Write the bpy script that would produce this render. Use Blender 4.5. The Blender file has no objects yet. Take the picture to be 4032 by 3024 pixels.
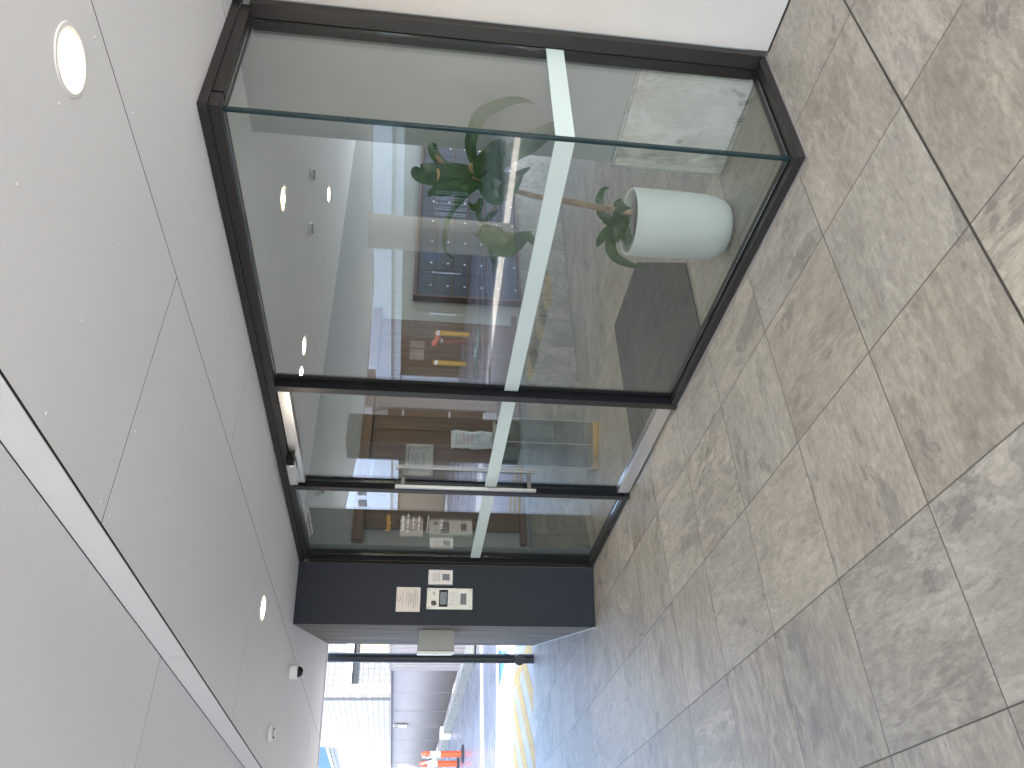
import bpy, bmesh, math, random
from mathutils import Vector, Matrix, noise
random.seed(7)
R = math.radians
S = bpy.context.scene
COL = S.collection
# ------------------------------------------------------------------ camera
CAM = Vector((1.3680, -2.8818, 1.5848))
RX = ((0.126705, -0.032816, -0.991398), (-0.591268, -0.80499, -0.04892), (-0.79646, 0.59238, -0.121399))
cd = bpy.data.cameras.new('camera'); cam = bpy.data.objects.new('camera', cd); COL.objects.link(cam)
r0, r1, r2 = (Vector(r) for r in RX)
m3 = Matrix((r0, -r1, -r2)).transposed()
cam.matrix_world = Matrix.Translation(CAM) @ m3.to_4x4()
cd.sensor_width = 36; cd.lens = 27.297; cd.clip_start = 0.05; cd.clip_end = 1000
S.camera = cam
# ------------------------------------------------------------------ world, sun, exposure
SUNV = Vector((2.1, -0.5, 3.1)).normalized()
elev = math.asin(SUNV.z); az = math.atan2(SUNV.x, SUNV.y)
W = bpy.data.worlds.new('World'); S.world = W; W.use_nodes = True
nt = W.node_tree; bg = nt.nodes['Background']
sky = nt.nodes.new('ShaderNodeTexSky'); sky.sky_type = 'NISHITA'; sky.sun_disc = False
sky.sun_elevation = elev; sky.sun_rotation = az; sky.dust_density = 2.0
nt.links.new(sky.outputs[0], bg.inputs[0]); bg.inputs[1].default_value = 0.15
sl = bpy.data.lights.new('sun', 'SUN'); sl.energy = 4.6; sl.angle = R(0.5); sl.color = (1.0, 0.95, 0.88)
so = bpy.data.objects.new('sun', sl); COL.objects.link(so); so.rotation_euler = SUNV.to_track_quat('Z', 'Y').to_euler()
S.view_settings.view_transform = 'Standard'; S.view_settings.look = 'None'; S.view_settings.gamma = 1
S.view_settings.exposure = 3.12
S.cycles.max_bounces = 10; S.cycles.diffuse_bounces = 6; S.cycles.glossy_bounces = 5; S.cycles.transparent_max_bounces = 16
S.cycles.use_denoising = True; S.cycles.sample_clamp_indirect = 6.0

# ------------------------------------------------------------------ materials
def srgb(r, g, b):
    f = lambda c: (c/255/12.92) if c/255 <= .04045 else ((c/255+.055)/1.055)**2.4
    return (f(r), f(g), f(b), 1)
def newmat(name):
    m = bpy.data.materials.new(name); m.use_nodes = True
    n = m.node_tree.nodes; l = m.node_tree.links
    return m, n, l, n['Principled BSDF']
def N(n, t, **k):
    x = n.new(t)
    for a, b in k.items(): setattr(x, a, b)
    return x
def mth(n, l, op, a, b=None, c=None, clamp=False):
    x = n.new('ShaderNodeMath'); x.operation = op; x.use_clamp = clamp
    for i, v in enumerate((a, b, c)):
        if v is None: continue
        if isinstance(v, (int, float)): x.inputs[i].default_value = v
        else: l.new(v, x.inputs[i])
    return x.outputs[0]
def mixc(n, l, f, a, b, mode='MIX'):
    x = n.new('ShaderNodeMix'); x.data_type = 'RGBA'; x.blend_type = mode
    for sock, v in ((x.inputs['Factor'], f), (x.inputs['A'], a), (x.inputs['B'], b)):
        if isinstance(v, (int, float)): sock.default_value = v
        elif isinstance(v, tuple): sock.default_value = v if len(v) == 4 else (*v, 1)
        else: l.new(v, sock)
    return x.outputs['Result']
def ramp(n, l, f, stops):
    x = n.new('ShaderNodeValToRGB'); e = x.color_ramp.elements
    while len(e) < len(stops): e.new(0.5)
    for i, (p, c) in enumerate(stops):
        e[i].position = p; e[i].color = (*c, 1) if len(c) == 3 else c
    l.new(f, x.inputs[0]); return x.outputs[0]
def noise_tex(n, l, vec, scale, detail=4, rough=.5, dist=0):
    x = n.new('ShaderNodeTexNoise'); x.inputs['Scale'].default_value = scale; x.inputs['Detail'].default_value = detail
    x.inputs['Roughness'].default_value = rough; x.inputs['Distortion'].default_value = dist
    if vec is not None: l.new(vec, x.inputs['Vector'])
    return x.outputs['Fac']
def pos(n): return n.new('ShaderNodeNewGeometry').outputs['Position']
def scaled(n, l, vec, s):
    x = n.new('ShaderNodeVectorMath'); x.operation = 'MULTIPLY'; l.new(vec, x.inputs[0]); x.inputs[1].default_value = s
    return x.outputs[0]
def pm(name, col, rough=.5, metal=0, var=.06, vscale=6, bump=0, bscale=80, stretch=None, spec=.5, emis=None, coat=0):
    m, n, l, b = newmat(name)
    c = col if len(col) == 4 else (*col, 1)
    b.inputs['Roughness'].default_value = rough; b.inputs['Metallic'].default_value = metal
    b.inputs['Specular IOR Level'].default_value = spec; b.inputs['Coat Weight'].default_value = coat
    p = pos(n)
    if stretch: p = scaled(n, l, p, stretch)
    f = noise_tex(n, l, p, vscale, 5, .6)
    lo = tuple(x*(1-var) for x in c[:3]); hi = tuple(min(1, x*(1+var)) for x in c[:3])
    l.new(ramp(n, l, f, [(.3, lo), (.7, hi)]), b.inputs['Base Color'])
    rr = mth(n, l, 'MULTIPLY_ADD', f, rough*.3, rough*.85); l.new(rr, b.inputs['Roughness'])
    if bump:
        bf = noise_tex(n, l, p, bscale, 4, .6)
        bn = n.new('ShaderNodeBump'); bn.inputs['Strength'].default_value = bump; bn.inputs['Distance'].default_value = .004
        l.new(bf, bn.inputs['Height']); l.new(bn.outputs[0], b.inputs['Normal'])
    if emis: b.inputs['Emission Color'].default_value = (*emis[0], 1); b.inputs['Emission Strength'].default_value = emis[1]
    return m

def tile_mat(name, axes, size, c_lo, c_hi, c_dark, grout=(.05, .045, .04), gw=.0035, rough=.42, wide=None, off=(0, 0), strong=1.0):
    """riven slate-look porcelain tiles; axes = which two world axes carry the grid"""
    m, n, l, b = newmat(name)
    P = pos(n); sp = n.new('ShaderNodeSeparateXYZ'); l.new(P, sp.inputs[0])
    U = mth(n, l, 'ADD', sp.outputs[axes[0]], -off[0]); V = mth(n, l, 'ADD', sp.outputs[axes[1]], -off[1])
    u = mth(n, l, 'DIVIDE', U, size[0]); v = mth(n, l, 'DIVIDE', V, size[1])
    iu = mth(n, l, 'FLOOR', mth(n, l, 'ADD', u, 0.0)); iv = mth(n, l, 'FLOOR', v)
    cb = n.new('ShaderNodeCombineXYZ'); l.new(iu, cb.inputs[0]); l.new(iv, cb.inputs[1])
    wn = n.new('ShaderNodeTexWhiteNoise'); wn.noise_dimensions = '2D'; l.new(cb.outputs[0], wn.inputs['Vector'])
    # offset each tile's pattern, swap direction on some
    offv = n.new('ShaderNodeVectorMath'); offv.operation = 'MULTIPLY'; l.new(wn.outputs['Color'], offv.inputs[0]); offv.inputs[1].default_value = (37, 53, 29)
    pp = n.new('ShaderNodeCombineXYZ'); l.new(U, pp.inputs[0]); l.new(V, pp.inputs[1])
    rot = n.new('ShaderNodeVectorRotate'); rot.rotation_type = 'Z_AXIS'; l.new(pp.outputs[0], rot.inputs['Vector'])
    l.new(mth(n, l, 'MULTIPLY', mth(n, l, 'ROUND', mth(n, l, 'MULTIPLY', wn.outputs['Value'], 4)), math.pi/2), rot.inputs['Angle'])
    ad = n.new('ShaderNodeVectorMath'); ad.operation = 'ADD'; l.new(rot.outputs[0], ad.inputs[0]); l.new(offv.outputs[0], ad.inputs[1])
    Q = ad.outputs[0]; QS = scaled(n, l, Q, (1.0, .38, 1))
    big = noise_tex(n, l, QS, 3.0, 10, .68, .35)
    base = ramp(n, l, big, [(.30, c_lo), (.47, tuple(a*.38+c*.62 for a, c in zip(c_lo, c_hi))), (.70, c_hi)])
    mot = noise_tex(n, l, QS, 24, 9, .78, .2)
    base = mixc(n, l, .62, base, ramp(n, l, mot, [(.36, (.40, .39, .38)), (.62, (.58, .58, .58))]), 'OVERLAY')
    # slate flakes: sharp-edged darker patches
    pat = noise_tex(n, l, scaled(n, l, Q, (1.0, .55, 1)), 4.2, 12, .64, .35)
    pf = ramp(n, l, pat, [(.60, (0, 0, 0)), (.612, (1, 1, 1))])
    base = mixc(n, l, mth(n, l, 'MULTIPLY', pf, .62*strong), base, c_dark)
    pat2 = noise_tex(n, l, scaled(n, l, Q, (1.6, 1.1, 1)), 3.1, 10, .66, .7)
    pf2 = ramp(n, l, pat2, [(.395, (1, 1, 1)), (.43, (0, 0, 0))])
    base = mixc(n, l, mth(n, l, 'MULTIPLY', pf2, .30*strong), base, tuple(min(1, c*1.25) for c in c_hi))
    # cleft layers: stepped noise gives sharp-edged terraces of slightly different tone
    tn = noise_tex(n, l, scaled(n, l, Q, (1.0, .36, 1)), 3.0, 12, .62, .5)
    tq = mth(n, l, 'FLOOR', mth(n, l, 'MULTIPLY', tn, 17.0)); tw = n.new('ShaderNodeTexWhiteNoise'); tw.noise_dimensions = '1D'
    l.new(mth(n, l, 'ADD', tq, mth(n, l, 'MULTIPLY', wn.outputs['Value'], 91.0)), tw.inputs['W'])
    base = mixc(n, l, .62*min(1, strong), base, ramp(n, l, tw.outputs['Value'], [(0, (.385, .38, .38)), (.5, (.5, .5, .49)), (1, (.60, .595, .575))]), 'OVERLAY')
    tf_ = mth(n, l, 'FRACT', mth(n, l, 'MULTIPLY', tn, 17.0))
    te = ramp(n, l, tf_, [(0, (1, 1, 1)), (.10, (0, 0, 0))])
    base = mixc(n, l, mth(n, l, 'MULTIPLY', mth(n, l, 'MULTIPLY', te, tw.outputs['Value']), .42), base, tuple(c*.66 for c in c_dark))
    # brown veins
    vn = noise_tex(n, l, scaled(n, l, Q, (1, .6, 1)), 1.5, 9, .6, .5)
    vv = mth(n, l, 'ABSOLUTE', mth(n, l, 'SUBTRACT', vn, .5))
    vf = ramp(n, l, vv, [(.0, (1, 1, 1)), (.006, (0, 0, 0))])
    vf = mth(n, l, 'MULTIPLY', vf, ramp(n, l, noise_tex(n, l, Q, 2.3, 2), [(.52, (0, 0, 0)), (.60, (1, 1, 1))]))
    base = mixc(n, l, mth(n, l, 'MULTIPLY', vf, .35*strong), base, tuple(c*.62 for c in c_dark))
    # grain
    gr = noise_tex(n, l, scaled(n, l, Q, (1, .35, 1)), 55, 5, .7, .3)
    base = mixc(n, l, .75, base, ramp(n, l, gr, [(.3, (.36, .36, .36)), (.7, (.64, .64, .64))]), 'OVERLAY')
    # per tile brightness and warmth
    tb = mth(n, l, 'MULTIPLY_ADD', wn.outputs['Value'], .13, .935)
    sc = n.new('ShaderNodeVectorMath'); sc.operation = 'SCALE'; l.new(base, sc.inputs[0]); l.new(tb, sc.inputs['Scale'])
    sepc = n.new('ShaderNodeSeparateXYZ'); l.new(wn.outputs['Color'], sepc.inputs[0])
    base = mixc(n, l, sepc.outputs[1], sc.outputs[0], mixc(n, l, 1.0, sc.outputs[0], (1.03, .99, .93, 1), 'MULTIPLY'))
    # grout
    def edge(q, s):
        fr = mth(n, l, 'FRACT', q); d = mth(n, l, 'MINIMUM', fr, mth(n, l, 'SUBTRACT', 1.0, fr)); return mth(n, l, 'MULTIPLY', d, s)
    eu = edge(u, size[0]); ev = edge(v, size[1])
    d = mth(n, l, 'MINIMUM', eu, ev)
    if wide is not None:      # a wider movement joint
        d = mth(n, l, 'MINIMUM', d, mth(n, l, 'SUBTRACT', mth(n, l, 'ABSOLUTE', mth(n, l, 'ADD', sp.outputs[0], -wide)), .0028))
    gm = ramp(n, l, d, [(0, (1, 1, 1)), (gw*.55, (1, 1, 1)), (gw*.8, (0, 0, 0))])
    base = mixc(n, l, gm, base, grout)
    l.new(base, b.inputs['Base Color'])
    l.new(mth(n, l, 'MULTIPLY_ADD', gr, .22, rough-.08), b.inputs['Roughness'])
    h = mth(n, l, 'ADD', mth(n, l, 'MULTIPLY', gr, .9), mth(n, l, 'MULTIPLY', pat, 2.0)); h = mth(n, l, 'ADD', h, mth(n, l, 'MULTIPLY', mot, .9))
    h = mth(n, l, 'ADD', h, mth(n, l, 'MULTIPLY', tq, .55)); h = mth(n, l, 'ADD', h, mth(n, l, 'MULTIPLY', pf, -.4))
    h = mth(n, l, 'SUBTRACT', h, mth(n, l, 'MULTIPLY', gm, 2.5))
    bn = n.new('ShaderNodeBump'); bn.inputs['Strength'].default_value = .55; bn.inputs['Distance'].default_value = .0012
    l.new(h, bn.inputs['Height']); l.new(bn.outputs[0], b.inputs['Normal'])
    return m

def glass_mat(name, tint, refl=1.0):
    """clear sheet: straight-through tinted transmission plus Fresnel mirror reflection"""
    m = bpy.data.materials.new(name); m.use_nodes = True; n = m.node_tree.nodes; l = m.node_tree.links; n.clear()
    out = n.new('ShaderNodeOutputMaterial'); tr = n.new('ShaderNodeBsdfTransparent'); tr.inputs[0].default_value = (*tint, 1)
    gl = n.new('ShaderNodeBsdfGlossy'); gl.inputs['Roughness'].default_value = .0; gl.inputs[0].default_value = (1, 1, 1, 1)
    g = n.new('ShaderNodeNewGeometry'); dot = n.new('ShaderNodeVectorMath'); dot.operation = 'DOT_PRODUCT'
    # slightly wavy sheet for the reflection only
    nz = n.new('ShaderNodeTexNoise'); nz.inputs['Scale'].default_value = 1.3; nz.inputs['Detail'].default_value = 1
    l.new(g.outputs['Position'], nz.inputs['Vector'])
    bn = n.new('ShaderNodeBump'); bn.inputs['Strength'].default_value = .05; bn.inputs['Distance'].default_value = .004
    l.new(nz.outputs['Fac'], bn.inputs['Height']); l.new(bn.outputs[0], gl.inputs['Normal'])
    l.new(g.outputs['Normal'], dot.inputs[0]); l.new(g.outputs['Incoming'], dot.inputs[1])
    c = mth(n, l, 'ABSOLUTE', dot.outputs['Value'])
    f = mth(n, l, 'MULTIPLY_ADD', mth(n, l, 'POWER', mth(n, l, 'SUBTRACT', 1.0, c), 4.0), .97, .03)
    f = mth(n, l, 'MULTIPLY', f, refl, clamp=True)
    mx = n.new('ShaderNodeMixShader'); l.new(f, mx.inputs[0]); l.new(tr.outputs[0], mx.inputs[1]); l.new(gl.outputs[0], mx.inputs[2])
    l.new(mx.outputs[0], out.inputs[0]); return m

def block_mat(name, c1, c2, mortar, sx, sy, plane='XZ', ms=.012):
    m, n, l, b = newmat(name)
    P = pos(n); sp = n.new('ShaderNodeSeparateXYZ'); l.new(P, sp.inputs[0])
    cb = n.new('ShaderNodeCombineXYZ'); l.new(mth(n, l, 'ADD', sp.outputs[0], sp.outputs[1]), cb.inputs[0]); l.new(sp.outputs[2], cb.inputs[1])
    br = n.new('ShaderNodeTexBrick'); l.new(cb.outputs[0], br.inputs['Vector']); br.inputs['Scale'].default_value = 1
    br.inputs['Brick Width'].default_value = sx; br.inputs['Row Height'].default_value = sy; br.inputs['Mortar Size'].default_value = ms
    br.inputs['Color1'].default_value = (*c1, 1); br.inputs['Color2'].default_value = (*c2, 1); br.inputs['Mortar'].default_value = (*mortar, 1)
    st = noise_tex(n, l, P, 3, 6, .6)
    l.new(mixc(n, l, .5, br.outputs['Color'], ramp(n, l, st, [(.3, (.35, .35, .36)), (.7, (.62, .62, .6))]), 'OVERLAY'), b.inputs['Base Color'])
    b.inputs['Roughness'].default_value = .9
    return m

def wood_mat(name, lo, hi, axis=2, rough=.45):
    m, n, l, b = newmat(name)
    st = [26, 26, 26]; st[axis] = 1.3
    P = scaled(n, l, pos(n), tuple(st))
    f = noise_tex(n, l, P, 1.0, 7, .62, .9)
    l.new(ramp(n, l, f, [(.25, lo), (.55, tuple((a+c)/2 for a, c in zip(lo, hi))), (.8, hi)]), b.inputs['Base Color'])
    b.inputs['Roughness'].default_value = rough
    bn = n.new('ShaderNodeBump'); bn.inputs['Strength'].default_value = .15; bn.inputs['Distance'].default_value = .001
    l.new(f, bn.inputs['Height']); l.new(bn.outputs[0], b.inputs['Normal']); return m

def drive_mat():
    m, n, l, b = newmat('driveway_concrete')
    P = pos(n); f = noise_tex(n, l, P, .7, 8, .62, .6); g = noise_tex(n, l, P, 14, 6, .7)
    c = ramp(n, l, f, [(.3, (.075, .082, .10)), (.7, (.15, .16, .185))])
    st = noise_tex(n, l, scaled(n, l, P, (.9, .25, 1)), 1.4, 6, .6, 1.2)
    c = mixc(n, l, mth(n, l, 'MULTIPLY', ramp(n, l, st, [(.55, (0, 0, 0)), (.6, (1, 1, 1))]), .25), c, (.16, .14, .12, 1))
    c = mixc(n, l, .5, c, ramp(n, l, g, [(.3, (.4, .4, .4)), (.7, (.6, .6, .6))]), 'OVERLAY')
    l.new(c, b.inputs['Base Color'])
    l.new(ramp(n, l, st, [(.35, (.16, .16, .16)), (.65, (.42, .42, .42))]), b.inputs['Roughness'])
    bn = n.new('ShaderNodeBump'); bn.inputs['Strength'].default_value = .25; bn.inputs['Distance'].default_value = .003
    l.new(mth(n, l, 'ADD', g, mth(n, l, 'MULTIPLY', f, 3)), bn.inputs['Height']); l.new(bn.outputs[0], b.inputs['Normal'])
    return m

M = {}
M['floor'] = tile_mat('slate_look_tile', (0, 1), (.6, .6), (.262, .243, .214), (.400, .376, .335), (.205, .196, .188), grout=(.03, .027, .025), gw=.0045, wide=0.0)
M['dado'] = tile_mat('dado_tile', (0, 2), (.6, .6), (.17, .17, .16), (.85, .85, .79), (.16, .16, .15), grout=(.2, .2, .19), off=(-.597, 0), strong=1.3)
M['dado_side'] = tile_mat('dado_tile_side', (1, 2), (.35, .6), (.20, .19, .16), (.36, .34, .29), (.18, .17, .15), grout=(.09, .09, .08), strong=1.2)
M['drive'] = drive_mat()
M['soffit'] = pm('soffit_paint', (.735, .75, .765), .55, var=.02, vscale=1.2, bump=.05, bscale=220)
M['soffit_gap'] = pm('shadow_gap', (.012, .012, .016), .8, var=0)
M['screw'] = pm('painted_screw', (.66, .66, .65), .4, var=.02)
M['render'] = pm('white_render', (.60, .575, .55), .85, var=.04, vscale=2.5, bump=.35, bscale=160)
M['bouncepave'] = pm('bounce_paving_concrete', (.145, .152, .156), .8, var=.08, vscale=2)
M['rearbounce'] = pm('rear_bounce_concrete', (.34, .34, .35), .8, var=.05)
M['apron'] = pm('concrete_apron', (.40, .375, .35), .6, var=.14, vscale=2.5, bump=.3, bscale=60)
M['lobbywall'] = pm('lobby_wall_paint', (.40, .42, .405), .75, var=.02, vscale=2)
M['lobbywhite'] = pm('lobby_ceiling_paint', (.86, .87, .86), .8, var=.02)
M['char'] = pm('charcoal_render', (.015, .0205, .0305), .6, spec=.25, var=.12, vscale=5, bump=.15, bscale=140)
M['greyrender'] = pm('grey_streaked_render', (.165, .150, .138), .85, spec=.2, var=.55, vscale=2.4, bump=.4, bscale=20, stretch=(3.2, 3.2, .35))
M['bronze'] = pm('bronze_aluminium', (.030, .027, .024), .40, .3, var=.06, vscale=4, stretch=(3, 3, .5))
M['black'] = pm('black_gasket', (.006, .007, .010), .6, var=0, spec=.15)
M['steel'] = pm('brushed_steel', (.80, .775, .75), .30, 1, var=.06, vscale=60, stretch=(.05, 1, 1))
M['steelv'] = pm('satin_steel', (.46, .455, .45), .42, 1, var=.04, vscale=40)
M['steeldark'] = pm('shaded_steel', (.16, .155, .15), .4, .8, var=.05)
M['sill_steel'] = pm('steel_strip', (.60, .59, .58), .3, .8, var=.05)
M['glass'] = glass_mat('clear_glass', (.86, .885, .875), 2.3)
M['glass_edge'] = pm('glass_edge', (.01, .03, .035), .12, 0, var=.1)
m, n, l, b = newmat('frosted_film'); b.inputs['Base Color'].default_value = (.66, .77, .76, 1); b.inputs['Roughness'].default_value = .3
b.inputs['Alpha'].default_value = .72; M['frost'] = m
M['white'] = pm('white_plastic', (.78, .78, .77), .4, var=.02)
M['whitetext'] = pm('white_vinyl', (.85, .86, .88), .5, var=0)
M['gold'] = pm('gold_vinyl', (.55, .33, .05), .4, var=.05)
M['lens'] = pm('dark_lens', (.01, .012, .015), .08, var=0)
M['lamp'] = pm('lamp_diffuser', (.9, .85, .75), .5, var=0, emis=((1.0, .84, .60), 9.0))
M['lampedge'] = pm('lamp_edge', (.9, .8, .6), .5, var=0, emis=((1.0, .70, .34), .55))
M['lamp_off'] = pm('lamp_diffuser_off', (.8, .78, .75), .4, var=0)
M['timber'] = wood_mat('stained_timber', (.085, .050, .028), (.24, .150, .085), 2)
M['timberh'] = wood_mat('stained_timber_rail', (.11, .062, .032), (.26, .16, .09), 1)
M['navy'] = pm('navy_mailbox', (.006, .011, .026), .5, var=.1, vscale=4)
M['brownframe'] = wood_mat('mailbox_frame_timber', (.05, .018, .008), (.13, .05, .02), 1)
M['paper'] = pm('laminated_paper', (.62, .68, .74), .25, var=.05, vscale=14, bump=.5, bscale=9, coat=.5)
M['red'] = pm('red_print', (.55, .08, .09), .5, var=0)
M['ink'] = pm('grey_print', (.10, .10, .11), .6, var=0)
M['brownink'] = pm('etched_print', (.16, .12, .10), .5, var=0)
M['cert'] = pm('certificate_paper', (.42, .43, .41), .4, var=.03)
M['champ'] = pm('champagne_frame', (.62, .57, .47), .3, .8, var=.04)
M['mat'] = pm('carpet_matting', (.055, .058, .052), .95, var=.5, vscale=260, bump=.8, bscale=300)
M['acryl'] = glass_mat('acrylic_sheet', (.82, .86, .84), 1.2)
M['acryl_edge'] = pm('acrylic_edge', (.62, .66, .64), .2, var=0)
M['brass'] = pm('brass', (.75, .47, .10), .28, 1, var=.15, vscale=5)
m, n, l, b = newmat('plastic_bag'); b.inputs['Base Color'].default_value = (.5, .52, .5, 1); b.inputs['Roughness'].default_value = .3; b.inputs['Alpha'].default_value = .38; M['bag'] = m
M['soil'] = pm('soil', (.02, .016, .014), .9, var=.4, vscale=30, bump=1, bscale=60)
M['bark'] = pm('pale_bark', (.36, .25, .16), .85, var=.35, vscale=22, bump=1, bscale=40, stretch=(1.6, 1.6, .5))
M['drybark'] = pm('dry_leaf', (.30, .20, .09), .7, var=.25)
def leafmat():
    m, n, l, b = newmat('glossy_leaf')
    tc = n.new('ShaderNodeTexCoord'); P = pos(n); f = noise_tex(n, l, P, 9, 4)
    at = n.new('ShaderNodeAttribute'); at.attribute_name = 'across'; st = noise_tex(n, l, scaled(n, l, at.outputs['Vector'], (26, .6, 1)), 1, 2)
    c = ramp(n, l, f, [(.3, (.016, .050, .010)), (.7, (.045, .105, .020))])
    c = mixc(n, l, .5, c, ramp(n, l, st, [(.35, (.35, .38, .35)), (.65, (.66, .64, .6))]), 'OVERLAY')
    l.new(c, b.inputs['Base Color']); b.inputs['Roughness'].default_value = .38
    return m
M['leaf'] = leafmat()
def potmat():
    m, n, l, b = newmat('ribbed_white_pot')
    P = pos(n); sp = n.new('ShaderNodeSeparateXYZ'); l.new(P, sp.inputs[0])
    dx = mth(n, l, 'ADD', sp.outputs[0], 1.28); dy = mth(n, l, 'ADD', sp.outputs[1], -.18)
    a = mth(n, l, 'ARCTAN2', dy, dx)
    ph = mth(n, l, 'MULTIPLY_ADD', a, .42, mth(n, l, 'MULTIPLY', sp.outputs[2], 1.0))
    w1 = mth(n, l, 'SINE', mth(n, l, 'MULTIPLY', a, 150.0))
    w2 = mth(n, l, 'SINE', mth(n, l, 'MULTIPLY', ph, 560.0))
    sel = mth(n, l, 'GREATER_THAN', mth(n, l, 'ADD', mth(n, l, 'MULTIPLY', mth(n, l, 'SINE', mth(n, l, 'MULTIPLY_ADD', a, 3.0, .8)), .26), .30), sp.outputs[2])
    h = mth(n, l, 'ADD', mth(n, l, 'MULTIPLY', w1, sel), mth(n, l, 'MULTIPLY', w2, mth(n, l, 'SUBTRACT', 1.0, sel)))
    bn = n.new('ShaderNodeBump'); bn.inputs['Strength'].default_value = .35; bn.inputs['Distance'].default_value = .002
    l.new(h, bn.inputs['Height']); l.new(bn.outputs[0], b.inputs['Normal'])
    b.inputs['Base Color'].default_value = (.80, .82, .79, 1); b.inputs['Roughness'].default_value = .5
    return m
M['pot'] = potmat()
M['greymetal'] = pm('grey_green_metal', (.30, .32, .31), .5, var=.03)
M['whitemetal'] = pm('white_metal', (.75, .76, .75), .45, var=.03)
M['pipe'] = pm('charcoal_pipe', (.030, .038, .050), .42, var=.05)
M['fence'] = pm('fence_sheet', (.26, .225, .20), .6, var=.05, vscale=1.5)
M['concrete'] = pm('board_marked_concrete', (.24, .235, .19), .85, var=.22, vscale=3, bump=.4, bscale=30, stretch=(1, 1, 5))
M['block'] = block_mat('grey_blockwork', (.070, .073, .078), (.088, .092, .097), (.040, .042, .045), .4, .2)
M['whiteblock'] = block_mat('pale_blockwork', (.24, .24, .24), (.28, .28, .28), (.12, .12, .125), .4, .2)
M['tan'] = wood_mat('tan_door', (.20, .12, .055), (.32, .20, .10), 0)
M['yellow'] = pm('yellow_paint', (.60, .34, .03), .45, var=.10, vscale=8)
M['lineyellow'] = pm('road_paint_yellow', (.50, .32, .10), .7, var=.18, vscale=7)
M['blue'] = pm('blue_paint', (.02, .09, .28), .5, var=.08)
M['bluemetal'] = pm('blue_cladding', (.008, .055, .22), .6, var=.08)
M['orange'] = pm('orange_plastic', (.72, .09, .03), .4, var=.05)
M['rubber'] = pm('black_rubber', (.02, .02, .02), .7, var=.2, bump=.5, bscale=60)
M['cream'] = pm('cream_render', (.72, .67, .54), .7, var=.04, vscale=3)
M['olive'] = pm('olive_render', (.10, .094, .07), .85, var=.12, vscale=3)
M['facade'] = pm('pale_facade', (.84, .84, .85), .7, var=.04, vscale=1)
M['facadetile'] = block_mat('white_facade_tile', (.80, .80, .78), (.84, .84, .82), (.35, .35, .33), 1.1, .36, ms=.015)
M['gatesheet'] = pm('beige_gate_sheet', (.075, .072, .058), .55, var=.05, vscale=2)
M['darkopen'] = wood_mat('dark_door', (.012, .008, .006), (.05, .025, .016), 2)
M['brownpipe'] = wood_mat('brown_wrap', (.045, .026, .018), (.12, .075, .05), 2)
M['maroon'] = pm('maroon_sleeve', (.18, .012, .02), .5, var=.1)
M['teal'] = pm('teal_mat', (.02, .10, .09), .9, var=.3, vscale=20)
M['windowlit'] = pm('window_pane', (.45, .30, .20), .3, var=.3, vscale=3)
M['oliveleaf'] = pm('ivy_leaf', (.10, .11, .05), .7, var=.3)

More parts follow.
